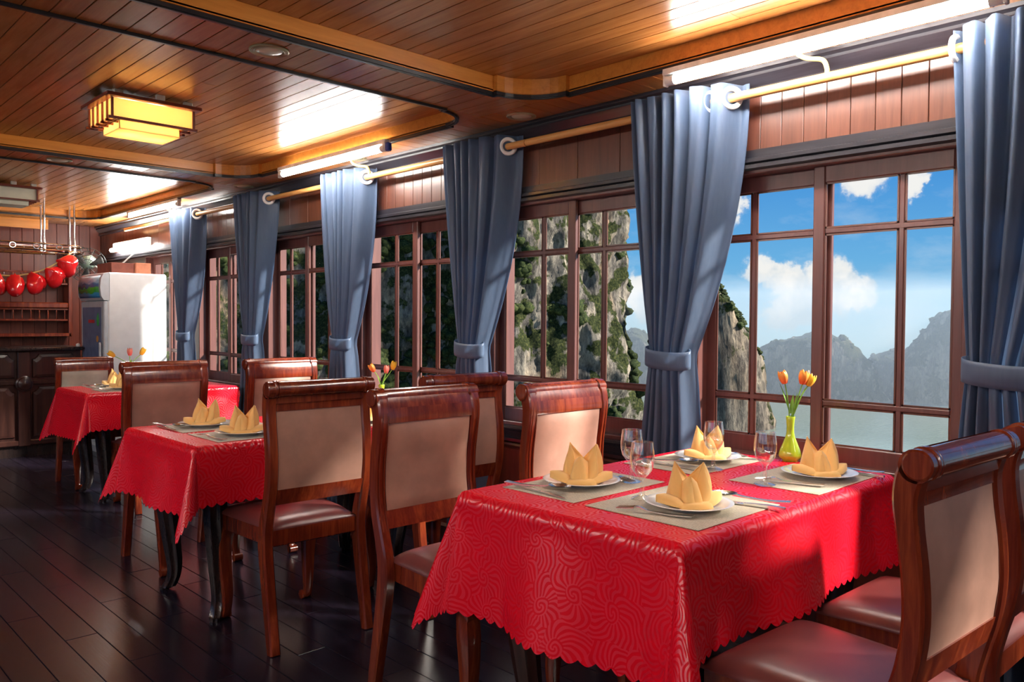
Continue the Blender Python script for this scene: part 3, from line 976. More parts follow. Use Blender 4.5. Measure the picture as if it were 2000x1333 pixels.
for ti, ((x0, x1, y0, y1), o, nm) in enumerate(tables):
    t_ = thing('dining_table', tl[nm][0], 'table', group='dining tables in a row')
    MB().box(x0 + .004, x1 - .004, y0 + .004, y1 - .004, TZ - .03, TZ - .002, .006).build('table_top', 'bar_wood', t_)
    ap = MB()
    ap.box(x0 + .07, x1 - .07, y0 + .06, y0 + .085, TZ - .11, TZ - .03); ap.box(x0 + .07, x1 - .07, y1 - .085, y1 - .06, TZ - .11, TZ - .03)
    ap.box(x0 + .06, x0 + .085, y0 + .07, y1 - .07, TZ - .11, TZ - .03); ap.box(x1 - .085, x1 - .06, y0 + .07, y1 - .07, TZ - .11, TZ - .03)
    ap.build('apron', 'bar_wood', t_)
    for sx, xx in ((-1, x0 + .15), (1, x1 - .15)):
        for sy, yy in ((-1, y0 + .13), (1, y1 - .13)):
            lg = table_leg(xx, yy, sx, sy)
            lg.build('leg', 'black_leg' if nm != 'front' else 'bar_wood', t_, True, 60)
    co_ = link('tablecloth', cloth_mesh('tablecloth', x0, x1, y0, y1, TZ + .003, o, 11 + ti))
    tag(co_, tl[nm][1], 'tablecloth', 'red tablecloths')

# ================================================================== TABLEWARE
TT = TZ + .003
def plate_mesh():
    prof = [(0, .004), (.055, .004), (.062, .0045), (.070, .009), (.100, .016), (.110, .0185), (.1115, .0195), (.110, .0205), (.098, .018), (.072, .0125), (.062, .0075), (.05, .0065), (0, .0065)]
    prof2 = [(0, 0), (.058, 0), (.06, .002), (.062, .0045)]
    prof = [(r * 1.08, z) for r, z in prof]
    m_ = MB().lathe(prof, 48)
    m_.lathe([(.050, .004), (.050, .0), (.058, .0), (.060, .004)], 48)
    return m_.mesh('plate', 'porcelain', True, 50)
def sheet(m_, quad_rows):
    m_.grid(quad_rows)
def napkin_mesh(seed):
    # square of cloth folded into a lily: two tall points behind, a lower pleated point in front, two wings on the plate
    rn = random.Random(seed)
    m_ = MB()
    j = lambda a: a + rn.uniform(-.004, .004)
    def tri_sheet(p0, p1, p2, bow, n=6):
        # triangular fold with a soft bow along `bow`
        p0, p1, p2, bow = Vector(p0), Vector(p1), Vector(p2), Vector(bow)
        P = []
        for i in range(n + 1):
            u = i / n; rowp = []
            for k in range(n + 1):
                v = k / n
                q = p0.lerp(p1, v).lerp(p2, u)
                rowp.append(q + bow * (4 * v * (1 - v) * (1 - u) + .6 * math.sin(PI * u) * .5))
            P.append(rowp)
        m_.grid(P)
    def quad_sheet(p00, p10, p11, p01, bow, n=6):
        p00, p10, p11, p01, bow = [Vector(p) for p in (p00, p10, p11, p01, bow)]
        P = []
        for i in range(n + 1):
            u = i / n
            P.append([p00.lerp(p10, v).lerp(p01.lerp(p11, v), u) + bow * (16 * u * (1 - u) * v * (1 - v)) for v in [k / n for k in range(n + 1)]])
        m_.grid(P)
    hl, hr, hf = j(.104), j(.100), j(.072)
    L, Rr, Fp = Vector((-.034, .012, hl)), Vector((.040, .008, hr)), Vector((-.004, -.020, hf))
    V = Vector((.004, .020, .062))         # valley between the tall points
    bl, br_, bf = Vector((-.056, .022, .002)), Vector((.056, .022, .002)), Vector((.020, -.052, .002))
    bfl = Vector((-.034, -.040, .002)); bb = Vector((0, .046, .002)); VF = Vector((.018, -.004, .054)); VL = Vector((-.020, -.006, .058))
    # back faces of the crown
    quad_sheet(bl, bb, V, L, (0, .010, 0)); quad_sheet(bb, br_, Rr, V, (0, .010, 0))
    # left flank and its return fold to the front point
    quad_sheet(bl, bfl, VL, L, (-.012, -.008, 0)); tri_sheet(L, V, VL, (0, .006, -.004))
    quad_sheet(bfl, (-.002, -.052, .002), Fp, VL, (-.006, -.010, 0))
    # front point pleats
    quad_sheet((-.002, -.052, .002), bf, VF, Fp, (.004, -.006, 0)); quad_sheet(bf, (.048, -.028, .002), Rr, VF, (.010, -.008, 0))
    quad_sheet((.048, -.028, .002), br_, Rr + Vector((.004, .006, -.004)), Rr, (.012, 0, 0))
    tri_sheet(V, Rr, VF, (0, .004, -.004)); tri_sheet(Fp, VF, V, (0, 0, -.006)); tri_sheet(VL, Fp, V, (0, 0, -.006))
    # cuff across the front foot
    quad_sheet((-.040, -.056, .001), (.044, -.052, .001), (.040, -.040, .016), (-.036, -.044, .014), (0, -.008, .004))
    quad_sheet((-.040, -.056, .001), (.044, -.052, .001), (.046, -.040, .003), (-.040, -.040, .003), (0, 0, .002))
    # wings: cloth rolled over, pointed at the end, lying on the plate
    for s, ln, dy in ((-1, .088, -.006), (1, .086, .010)):
        P = []; nn = 10
        for i in range(nn + 1):
            u = i / nn; x_ = s * lerp(.030, ln, u)
            wd = .040 * (1 - u ** 2.0) + .003; ht = .014 * (1 - u ** 2) + .004 + .010 * u
            rowp = []
            for k in range(13):
                a = PI * (-.15 + 1.22 * k / 12)
                rowp.append((x_, dy * u - .006 + wd * math.cos(a), .005 + max(ht * math.sin(a), -.002) + .010 * u))
            P.append(rowp)
        m_.grid(P)
    return m_
def napkin(label, loc, rz, seed):
    o_ = napkin_mesh(seed).build('napkin', 'napkin', None, True, 50)
    o_.location = loc; o_.rotation_euler = (0, 0, rz); o_.scale = (1.10, 1.10, 1.17)
    solidify(o_, .0022, 0)
    bv = o_.modifiers.new('edge', 'BEVEL'); bv.width = .0012; bv.segments = 2; bv.limit_method = 'ANGLE'; bv.angle_limit = math.radians(30)
    tag(o_, label, 'napkin', 'folded yellow napkins on plates')
    return o_
def goblet():
    h = .148
    q_ = 1.12
    prof_o = [(.0, .0), (.029, .0), (.030, .002), (.024, .005), (.009, .011), (.0055, .022), (.0050, .045), (.0075, .055), (.016, .063), (.026, .076), (.0305, .094), (.0312, .112), (.0290, .132), (.0268, h)]
    prof_i = [(.0255, h), (.0275, .132), (.0297, .112), (.0290, .094), (.0245, .078), (.015, .066), (.0, .0625)]
    return MB().lathe([(r * q_, z * q_) for r, z in prof_o + prof_i], 32).mesh('wine_glass', 'goblet_glass', True, 50)
def fork_mesh():
    m_ = MB()
    path = catmull([(0, -.095, .006), (0, -.04, .004), (0, .015, .006), (0, .040, .012), (0, .052, .011)], 5)
    wds = [(0, .0105), (.35, .0065), (.7, .0045), (.86, .006), (1, .0125)]
    n = len(path); rings = []
    for i, p in enumerate(path):
        w_ = interp(wds, i / (n - 1)); th = .0012
        rings.append([(p.x - w_, p.y, p.z - th), (p.x + w_, p.y, p.z - th), (p.x + w_, p.y, p.z + th), (p.x - w_, p.y, p.z + th)])
    m_.loft(rings)
    for k in range(4):
        xx = -.0105 + k * .007
        tp = catmull([(xx, .050, .011), (xx, .070, .008), (xx * .95, .098, .006)], 4)
        m_.tube(tp, [.0018 - .0008 * i / (len(tp) - 1) for i in range(len(tp))], 6)
    return m_.mesh('fork', 'steel', True, 40)
def spoon_mesh():
    m_ = MB()
    path = catmull([(0, -.10, .006), (0, -.045, .003), (0, .02, .006), (0, .040, .010)], 5)
    wds = [(0, .0095), (.4, .006), (.8, .004), (1, .006)]
    n = len(path); rings = []
    for i, p in enumerate(path):
        w_ = interp(wds, i / (n - 1)); th = .0012
        rings.append([(p.x - w_, p.y, p.z - th), (p.x + w_, p.y, p.z - th), (p.x + w_, p.y, p.z + th), (p.x - w_, p.y, p.z + th)])
    m_.loft(rings)
    for zo in (0, .0015):
        P = []
        for i in range(9):
            v = i / 8; wd = .0205 * math.sin(PI * min(max(.06 + .90 * v, 0), 1)) ** .7 + .001
            P.append([(u * wd, .036 + .066 * v, .0105 + zo - .0085 * (1 - u * u) * math.sin(PI * v)) for u in [-1 + 2 * j / 8 for j in range(9)]])
        m_.grid(P)
    return m_.mesh('spoon', 'steel', True, 60)
def knife_mesh():
    m_ = MB()
    m_.loft([[(-.005, -.105, .002), (.006, -.105, .002), (.006, -.105, .007), (-.005, -.105, .007)], [(-.006, -.06, .002), (.007, -.06, .002), (.007, -.06, .008), (-.006, -.06, .008)],
             [(-.004, 0, .002), (.005, 0, .002), (.005, 0, .006), (-.004, 0, .006)]])
    m_.loft([[(-.007, 0, .0025), (.006, 0, .0025), (.006, 0, .0045), (-.007, 0, .0035)], [(-.010, .06, .0025), (.006, .06, .0025), (.006, .06, .0045), (-.010, .06, .003)], [(.003, .112, .0025), (.006, .112, .0025), (.006, .112, .0035), (.003, .112, .003)]])
    return m_.mesh('knife', 'steel', True, 30)
PL, GO, FO, SP, KN = plate_mesh(), goblet(), fork_mesh(), spoon_mesh(), knife_mesh()
def put(name, me, label, cat, group, loc, rz=0.0, tilt=0.0):
    o_ = link(name, me, None, loc); o_.rotation_euler = (tilt, 0, rz)
    if cat in ('fork', 'spoon', 'knife'): o_.scale = (1.2, 1.08, 1.2)
    return tag(o_, label, cat, group)
MATM = {}
def setting(px, py, mx0, mx1, my0, my1, facing, where, detail=3, nrot=0.0, cut=None):
    # facing +1: guest sits on the near side (looks towards +Y)
    mm = MB().box(-(mx1 - mx0) / 2, (mx1 - mx0) / 2, -(my1 - my0) / 2, (my1 - my0) / 2, 0, .0022, .0008).build('placemat', 'placemat')
    mm.location = ((mx0 + mx1) / 2, (my0 + my1) / 2, TT + .0005)
    tag(mm, 'woven beige placemat ' + where, 'placemat', 'beige placemats')
    z = TT + .0029
    put('plate', PL, 'round white plate ' + where, 'plate', 'white dinner plates', (px, py, z))
    napkin('yellow crown-folded napkin ' + where, (px, py, z + .0075), nrot, int(px * 100 + py * 10))
    r0 = 0 if facing > 0 else PI
    if cut is None:
        cut = [('fork', px - facing * .150, py - .02 * facing, r0 + .10), ('spoon', px + facing * .150, py - facing * .05, r0 + .25), ('knife', px + facing * .162, py - .03 * facing, r0 - .05)]
    for (kind, cx, cy, rz) in cut:
        me = {'fork': FO, 'spoon': SP, 'knife': KN}[kind]
        zz = z + (.0085 if kind == 'spoon' else 0)
        put(kind, me, 'steel %s ' % kind + where, kind, 'steel cutlery', (cx, cy, zz), rz)
# front table
setting(1.870, 1.235, 1.685, 2.095, 1.085, 1.450, 1, 'at the nearest setting of the front table', nrot=-.62,
        cut=[('fork', 1.742, 1.255, .28), ('spoon', 2.052, 1.150, .28), ('knife', 2.012, 1.150, .20)])
setting(1.890, 1.640, 1.685, 2.120, 1.490, 1.780, -1, 'at the left setting of the front table', nrot=-.90,
        cut=[('fork', 2.030, 1.640, PI - .15), ('spoon', 1.728, 1.675, PI + .30), ('knife', 1.712, 1.650, PI - .10)])
setting(2.570, 1.195, 2.300, 2.735, 1.070, 1.370, 1, 'at the right setting beside the green vase', nrot=-.70,
        cut=[('fork', 2.385, 1.205, .30), ('spoon', 2.716, 1.155, .10), ('knife', 2.696, 1.150, .05)])
setting(2.570, 1.620, 2.290, 2.740, 1.480, 1.790, -1, 'at the rear setting by the blue curtain', nrot=-.55,
        cut=[('fork', 2.716, 1.640, PI - .15), ('spoon', 2.386, 1.665, PI + .35), ('knife', 2.362, 1.645, PI - .05)])
for (gx, gy, lb) in ((2.040, 1.562, 'clear wine glass between the left setting and the blue curtain'), (1.868, 1.392, 'clear wine glass half hidden behind the nearest napkin'),
                     (2.414, 1.498, 'clear wine glass in front of the rear napkin'), (2.313, 1.250, 'clear wine glass left of the green vase')):
    put('wine_glass', GO, lb, 'wine glass', 'wine glasses on the front table', (gx, gy, TT + .001 if (gx < 2.3 and gx < 1.9) else TT + .003))
# middle table
setting(1.590, 3.725, 1.425, 1.845, 3.580, 3.890, -1, 'at the left setting of the middle table', nrot=-.80)
setting(1.600, 3.350, 1.425, 1.845, 3.210, 3.520, 1, 'at the near setting of the middle table', nrot=-.62)
setting(2.250, 3.370, 2.040, 2.460, 3.215, 3.520, 1, 'glimpsed between two chairs on the middle table', nrot=-.7)
# far table
setting(2.020, 6.300, 1.835, 2.245, 6.170, 6.470, -1, 'at the rear setting of the far table', nrot=-.8)
setting(1.985, 6.015, 1.805, 2.215, 5.880, 6.150, 1, 'at the near setting of the far table', nrot=-.65)

# vases with tulips
def vase(loc, label, s=1.0):
    prof = [(0, .0), (.026, .0), (.028, .004), (.040, .016), (.0405, .026), (.036, .042), (.026, .066), (.0175, .088), (.0140, .105), (.0132, .125), (.0150, .150), (.0172, .164), (.0160, .165), (.0125, .150), (.0110, .110), (.0, .03)]
    o_ = MB().lathe([(r * s, z * s) for r, z in prof], 32).build('vase', 'vase_green', None, True, 60, loc)
    return tag(o_, label, 'vase', 'green vases')
def tulip(base, head, lean, pm, label, leaves, size=1.0):
    base = Vector(base); head = Vector(head)
    t_ = thing('tulip', label, 'flower', base, group='tulips in vases')
    rel = head - base
    mid = rel * .55 + Vector((-lean[0], -lean[1], 0)) * .012
    path = catmull([(0, 0, -.07), (0, 0, 0), mid, rel], 6)
    MB().tube(path, .0022 * size, 8).build('stem', 'stem_green', t_, True)
    bl = bpy.data.objects.new('bloom', None)
    bloom = MB().lathe([(0, -.004), (.006, -.002), (.011, .006), (.012, .016), (.009, .03), (0, .036)], 12).build('bloom', pm, t_, True)
    bpy.data.objects.remove(bl)
    bloom.location = rel
    tilt = Vector((lean[0], lean[1], 1)).normalized().to_track_quat('Z', 'Y').to_euler()
    bloom.rotation_euler = tilt
    pme = cached(('petal', pm, size), lambda: petal(size).mesh('petal', pm, True))
    for k in range(6):
        p_ = link('petal', pme, bloom); p_.rotation_euler = (0, 0, k * PI / 3 + .2); s_ = 1.0 if k % 2 == 0 else .93
        p_.scale = (s_, s_, s_)
    for (dx, dy, h0, h1, wv) in leaves:
        lf = MB(); P = []
        for i in range(9):
            u = i / 8
            c = Vector((dx * u ** 1.4, dy * u ** 1.4, lerp(h0, h1, u)))
            wd = wv * math.sin(PI * (.08 + .92 * u) ** .8) + .0006
            side = Vector((-dy, dx, 0)).normalized() if (dx or dy) else Vector((1, 0, 0))
            out_ = Vector((dx, dy, 0)).normalized()
            P.append([c + side * wd * v + out_ * (abs(v) * wd * .35) for v in (-1, -.5, 0, .5, 1)])
        lf.grid(P).build('leaf', 'leaf_green', t_, True)
    return t_
def petal(s):
    m_ = MB(); P = []
    for i in range(9):
        v = i / 8; z = -.002 + .050 * v
        r = .013 * math.sin(PI * (.12 + .62 * v)) + .002
        half = (.66 if v < .5 else .66) * (math.sin(PI * (.20 + .80 * v) ** .9) ** .7 if v < 1 else 0) + .02
        P.append([((r + .0035 * (1 - abs(u))) * math.cos(u * half * 1.25) * s, (r + .001) * math.sin(u * half * 1.25) * s * 1.05, z * s) for u in (-1, -.6, -.2, .2, .6, 1)])
    m_.grid(P); return m_
vase((2.795, 1.412, TT), 'yellow-green bottle vase on the front table by the window')
v0 = Vector((2.795, 1.412, TT + .155))
tulip(v0 + Vector((-.003, .003, 0)), (2.786, 1.432, 1.052), (-.15, .2), 'petal_orange', 'orange tulip standing alone on the left of the front vase', [(-.012, .036, .03, .135, .011)], 1.0)
tulip(v0 + Vector((.004, -.003, 0)), (2.832, 1.386, 1.050), (.12, -.1), 'petal_orange', 'larger orange tulip, right one of the pair in the front vase', [(.03, -.040, .0, .125, .012), (.015, -.012, .0, .10, .008)], 1.1)
tulip(v0 + Vector((.003, .002, 0)), (2.848, 1.372, 1.044), (.35, -.3), 'petal_yellow', 'yellow-orange tulip tucked behind the pair in the front vase', [(.02, .0, .02, .09, .007)], .95)
vase((2.475, 3.56, TT), 'green vase on the middle table hidden behind the chair')
v1 = Vector((2.475, 3.56, TT + .155))
tulip(v1, (2.445, 3.585, 1.000), (-.5, .3), 'petal_orange', 'orange tulip leaning left above the front chairs', [(-.02, .02, .0, .07, .009)], .95)
tulip(v1 + Vector((.003, 0, 0)), (2.500, 3.555, .990), (.1, 0), 'petal_pink', 'pink tulip in the middle of the vase above the front chairs', [(.018, -.02, .0, .08, .010)], .9)
tulip(v1 + Vector((0, .003, 0)), (2.535, 3.545, 1.010), (.2, -.1), 'petal_yellow', 'yellow tulip standing upright above the front chairs', [(.03, -.02, .0, .10, .010)], .95)
vase((2.085, 6.21, TT), 'green vase on the far table')
v2 = Vector((2.085, 6.21, TT + .155))
tulip(v2, (1.985, 6.22, .995), (-1.2, .2), 'petal_yellow', 'yellow tulip bent to the left before the fridge', [(-.05, .0, .0, .05, .012)], 1.15)
tulip(v2 + Vector((.003, 0, 0)), (2.085, 6.20, 1.000), (0, 0), 'petal_pink', 'pink tulip before the white fridge', [(.0, -.03, .0, .05, .010)], 1.15)
tulip(v2 + Vector((0, .003, 0)), (2.160, 6.19, 1.005), (.5, -.1), 'petal_yellow', 'yellow tulip bent to the right before the fridge', [(.05, -.01, .0, .06, .012)], 1.15)

# ================================================================== CURTAINS AND RODS
RXX, RZ = W - .10, 2.165
def curtain(k, label):
    near_t = 1.655 + PW * k; far_t = 2.165 + PW * k
    if k == -1: near_t, far_t = .30, .905
    near_w = 1.885 + PW * k; far_w = 2.090 + PW * k
    if k == -1: near_w, far_w = .595, .845
    near_b = 1.835 + PW * k; far_b = 2.150 + PW * k
    if k == -1: near_b, far_b = .50, .885
    rc = random.Random(40 + k)
    t_ = thing('curtain', label, 'curtain', (RXX, 0, 0), group='blue tied-back curtains')
    NS, NZ = 120, 64
    zt, zw, zb = 2.222, 1.13, .06
    ph = rc.uniform(0, 1)
    P = []
    for i in range(NZ + 1):
        z = lerp(zt, zb, i / NZ)
        if z > zw:
            u = (zt - z) / (zt - zw)
            e_n = u ** 1.55; e_f = u ** 1.2
            yn = lerp(near_t, near_w, e_n); yf = lerp(far_t, far_w, e_f)
            bul = math.sin(PI * u) * .010
            yn -= bul
            amp = lerp(.034, .020, u); pinch = max(0, (u - .80) / .2)
        else:
            u = (zw - z) / (zw - zb)
            e = 1 - (1 - u) ** 2.6
            yn = lerp(near_w, near_b, e); yf = lerp(far_w, far_b, e)
            amp = lerp(.020, .040, e); pinch = max(0, 1 - u / .08)
        rowp = []
        for j in range(NS + 1):
            s = j / NS
            sw = s ** 1.35          # broad fold at the window edge, tight pleats behind
            phs = sw * 6.5 * 2 * PI + .6 + .25 * math.sin(3 * z + ph * 6)
            x_ = amp * math.sin(phs) * (1 - .35 * pinch) + amp * .25 * math.sin(phs * 2.3 + z * 2 + ph * 9)
            y_ = lerp(yn, yf, s) + amp * .22 * math.cos(phs)
            # pleats hang on the room side of the rod, the leading edge folds back behind it
            if z > zw:
                x_ -= .048 * min(1, max(0, (s - .12) / .16) if k >= 0 else max(0, (.97 - s) / .1)) * (1 - (zt - z) / (zt - zw)) ** .5
            if k >= 0:      # leading panel turned towards the window light
                x_ += .062 * (1 - min(1, s / .22)) ** 1.3 * (.45 + .55 * math.sin(PI * min(1, (zt - z) / (zt - zw) * .9 + .05)) if z > zw else .6)
            # body bows towards the room between rod and tie
            x_ -= .018 * math.sin(PI * min(1, max(0, (zt - z) / (zt - zw)))) * (1 - s)
            x_ -= .020 * math.exp(-((z - zw) / .16) ** 2) * math.sin(PI * s)
            if z < zw:
                x_ -= .006
            rowp.append((x_, y_, z))
        P.append(rowp)
    o_ = MB().grid(P).build('drape', 'curtain_blue', t_, True, 80)
    solidify(o_, .002)
    # tie-back band round the waist
    cy = (near_w + far_w) / 2; hw = (far_w - near_w) / 2 + .008
    B = []
    for i in range(6):
        v = i / 5 - .5
        ring = []
        for j in range(49):
            a = 2 * PI * j / 48
            x_ = -.022 + .042 * math.cos(a); y_ = cy + hw * math.sin(a)
            z = zw + v * .075 + .010 * math.sin(a + .7) - .012 * (1 - math.cos(a)) * .5
            x_ += .006 * (1 - (2 * v) ** 2) * math.cos(a)
            ring.append((x_, y_, z))
        B.append(ring)
    tb = MB().grid(B).build('tie_band', 'curtain_blue', t_, True, 80)
    solidify(tb, .003)
    # grommet rings
    for g in range(2 if k == 0 else 1):
        yy = near_t + (.055, .15, .225)[g]
        ax = ((-.62, -.78, 0), (-.30, -.95, 0), (-.25, -.97, 0))[g]
        if k == -1: yy = far_t - (.010, .11, .2)[g]; ax = (.05, .99, 0)
        r_ = MB(); r_.torus((-.004 if g == 0 else -.01, yy, RZ), ax, .037, .0105, 28, 8)
        r_.build('grommet', 'ring_white', t_, True)
labs = {-1: 'nearest blue curtain, cut by the right edge, sunlit below its tie', 0: 'blue tied-back curtain between the first and second window, beside the front table',
        1: 'blue tied-back curtain third from the right, behind the facing chairs', 2: 'blue tied-back curtain fourth from the right, above the middle tulips',
        3: 'blue tied-back curtain fifth from the right, behind the middle chairs', 4: 'farthest blue tied-back curtain, overlapping the white fridge'}
for k in range(-1, 5):
    curtain(k, labs[k])
rodl = ['oak curtain rod over the nearest windows with yellow bracket', 'oak curtain rod over the middle windows with yellow bracket', 'oak curtain rod over the farthest windows with yellow bracket']
for i, (y0, y1, yb) in enumerate(((-.4, 2.86, 1.325), (2.865, 5.72, 4.25), (5.725, 8.6, 7.25))):
    t_ = thing('curtain_rod', rodl[i], 'curtain rod', (RXX, 0, RZ), group='oak curtain rods')
    MB().tube([(0, y0, 0), (0, (y0 + y1) / 2, 0), (0, y1, 0)], .0175, 16).build('rod', 'rod_wood', t_, True)
    br = MB().tube(catmull([(-.075, yb + .085, HC - RZ), (-.070, yb + .08, HC - RZ - .030), (-.045, yb + .055, HC - RZ - .048), (-.012, yb + .012, HC - RZ - .056), (0, yb, HC - RZ - .085), (0, yb, .012)], 5), .0085, 10)
    br.lathe([(.0, 0), (.024, 0), (.024, -.006), (.01, -.012)], 16, (-.075, yb + .085, HC - RZ))
    br.build('bracket', 'yellow_paint', t_, True, 50)

# ================================================================== LAMPS
def tube_lamp(xc, y0, y1, z, label, blue=False, dz=0.0):
    t_ = thing('tube_lamp', label, 'lamp', (xc, (y0 + y1) / 2, z), group='fluorescent tube lamps')
    h = (y1 - y0) / 2
    MB().box(-.018, .018, -h, h, .020, HC - z - .001, .003).build('batten', 'white_metal', t_)
    MB().tube([(0, -h + .035, 0), (0, 0, 0), (0, h - .035, 0)], .0185, 16).build('tube', 'tube_light', t_, True, 50)
    for s in (-1, 1):
        e = MB()
        e.tube([(0, s * (h - .05), 0), (0, s * (h - .012), 0)], .0195, 16)
        e.box(-.014, .014, min(s * (h - .012), s * h), max(s * (h - .012), s * h), -.022, .03, .003)
        e.build('end_cap', 'white_metal', t_, True, 40)
    if blue:
        MB().box(-.016, .016, -h - .028, -h + .002, -.022, .026, .006).build('starter_plug', 'blue_plastic', t_)
    return t_
tube_lamp(2.690, .705, 1.915, 2.236, 'nearest bright white tube lamp above the first window')
tube_lamp(2.630, 3.735, 4.965, 2.236, 'middle bright white tube lamp with blue end plug', True)
tube_lamp(2.690, 6.800, 8.010, 2.236, 'far tube lamp above the white fridge')
tube_lamp(-1.95, .705, 1.915, 2.236, 'added unseen tube lamp on the opposite side beside the camera')  # mirrored opposite row: unseen tubes, added to fill the room with light
tube_lamp(-1.95, 3.735, 4.965, 2.236, 'added unseen tube lamp on the opposite side, middle of the saloon')
tube_lamp(-1.95, -2.3, -1.09, 2.236, 'added unseen tube lamp on the opposite side behind the camera')
for q, (yy, nm_) in enumerate(((-.80, 'between the first two windows'), (2.20, 'between the second and third window'), (5.30, 'near the bar'))):
    tube_lamp(-1.95, yy, yy + 1.21, 2.236, 'added unseen tube lamp on the opposite side ' + nm_)  # further unseen tubes added on the opposite side as extra fill
tube_lamp(2.690, -2.3, -1.09, 2.236, 'added unseen tube lamp on the window side behind the camera')  # unseen, added behind the camera to brighten the saloon
t_ = thing('wall_tube_lamp', 'short bright tube lamp on the wall above the fridge', 'lamp', (W, 8.67, 2.01))
MB().box(-.04, 0, -.50, .50, -.02, .06, .004).build('batten', 'white_metal', t_)
MB().tube([(-.062, -.47, -.02), (-.062, 0, -.02), (-.062, .47, -.02)], .021, 16).build('tube', 'tube_light', t_, True)

def ceiling_lamp(loc, label, lit=True):
    t_ = thing('ceiling_lamp', label, 'lamp', loc, group='square wooden ceiling lamps')
    pm = 'lamp_paper' if lit else 'lamp_paper_off'
    hx, hy = .225, .20
    # top plate, held a little below the ceiling on pegs
    MB().box(-hx, hx, -hy, hy, -.042, -.026, .002).build('top_plate', 'lamp_wood', t_)
    for (px, py) in ((-.16, -.15), (.02, -.19), (.17, -.15), (-.16, .15), (.17, .15)):
        MB().box(px - .02, px + .02, py - .012, py + .012, -.026, -.0005, .002).build('hanger', 'lamp_hook', t_)
    # paper box (upper tier) and lower tray
    bx, by = .190, .165
    z0, z1 = -.132, -.044
    for (x0, x1, y0, y1) in ((-bx, bx, -by, -by + .003), (-bx, bx, by - .003, by), (-bx, -bx + .003, -by, by), (bx - .003, bx, -by, by)):
        MB().box(x0, x1, y0, y1, z0, z1).build('paper_side', pm, t_)
    cx, cy = .145, .115
    zz = -.172
    for (x0, x1, y0, y1) in ((-cx, cx, -cy, -cy + .003), (-cx, cx, cy - .003, cy), (-cx, -cx + .003, -cy, cy), (cx - .003, cx, -cy, cy)):
        MB().box(x0, x1, y0, y1, zz, z0).build('tray_side', pm, t_)
    MB().box(-cx, cx, -cy, cy, zz - .003, zz).build('tray_bottom', pm, t_)
    # ledge between tiers
    for (x0, x1, y0, y1) in ((-bx, bx, -by, -cy), (-bx, bx, cy, by), (-bx, -cx, -cy, cy), (cx, bx, -cy, cy)):
        MB().box(x0, x1, y0, y1, z0 - .003, z0).build('ledge', pm, t_)
    e = .005
    def lath(x0, x1, y0, y1, za, zb_):
        MB().box(x0, x1, y0, y1, za, zb_).build('lath', 'lamp_wood', t_)
    # corner posts and the frame under the box
    for sx in (-1, 1):
        for sy in (-1, 1):
            xx, yy = sx * (bx + .003), sy * (by + .003)
            lath(xx - e, xx + e, yy - e, yy + e, z0 - .008, z1)
    for sy in (-1, 1):
        lath(-bx - .02, bx + .02, sy * (by + .004) - e, sy * (by + .004) + e, z0 - .012, z0)
        for q in (-.10, -.05, .0):
            pass
    for sx in (-1, 1):
        for yy in (-.10, -.03, .04, .11):
            lath(sx * (bx + .003) - e, sx * (bx + .003) + e, yy - e, yy + e, z0 - .012, z1)
            lath(min(sx * cx, sx * (bx + .012)), max(sx * cx, sx * (bx + .012)), yy - e, yy + e, z0 - .014, z0 - .003)
        for xx in (cx + .012, cx + .026):
            lath(sx * xx - .003, sx * xx + .003, -by, by, z0 - .010, z0 - .003)
    if lit:
        MB().lathe([(0, -.03), (.02, -.025), (.03, 0), (.02, .022), (0, .026)], 16, (-.06, 0, -.105)).build('bulb', 'bulb_light', t_, True)
        MB().lathe([(0, -.03), (.02, -.025), (.03, 0), (.02, .022), (0, .026)], 16, (.08, .03, -.105)).build('bulb', 'bulb_light', t_, True)
    return t_
ceiling_lamp((1.485, 4.225, HR), 'lit square paper ceiling lamp with dark wooden frame')
ceiling_lamp((1.485, 1.05, HR), 'added lit square paper ceiling lamp, unseen overhead above the frame')  # out of view, added for more even warm light
ceiling_lamp((-.70, 1.05, HR), 'added unseen lit square paper ceiling lamp over the aisle beside the camera')  # this and the next lamp are unseen, added as warm fill
ceiling_lamp((-.70, 4.225, HR), 'added unseen lit square paper ceiling lamp over the opposite side')
ceiling_lamp((1.60, 7.62, HR), 'unlit paler ceiling lamp farther back at the left edge', False)

def downlight(x, y, label):
    t_ = thing('downlight', label, 'downlight', (x, y, HC), group='round ceiling downlights')
    MB().lathe([(.055, 0), (.072, 0), (.0735, -.004), (.070, -.007), (.066, -.005), (.0645, -.007), (.060, -.005), (.058, -.007), (.052, -.004), (.048, .0)], 36).build('rim', 'downlight_rim', t_, True, 30)
    MB().lathe([(.050, -.003), (.044, -.007), (.020, -.010), (0, -.011)], 28).build('lens', 'downlight_glass', t_, True)
for (x, y, lb) in ((1.454, 2.825, 'round downlight between the two front ceiling panels'), (2.80, 2.842, 'round downlight above the second curtain'), (1.508, 5.735, 'round downlight beyond the lit square lamp'),
                   (2.80, 1.365, 'round downlight above the nearest window behind the tube lamp'), (2.80, 5.85, 'round downlight above the fifth curtain'), (2.80, 4.32, 'round downlight beside the yellow bracket above the third curtain'),
                   (2.80, 7.3, 'round downlight above the farthest curtain')):
    downlight(x, y, lb)

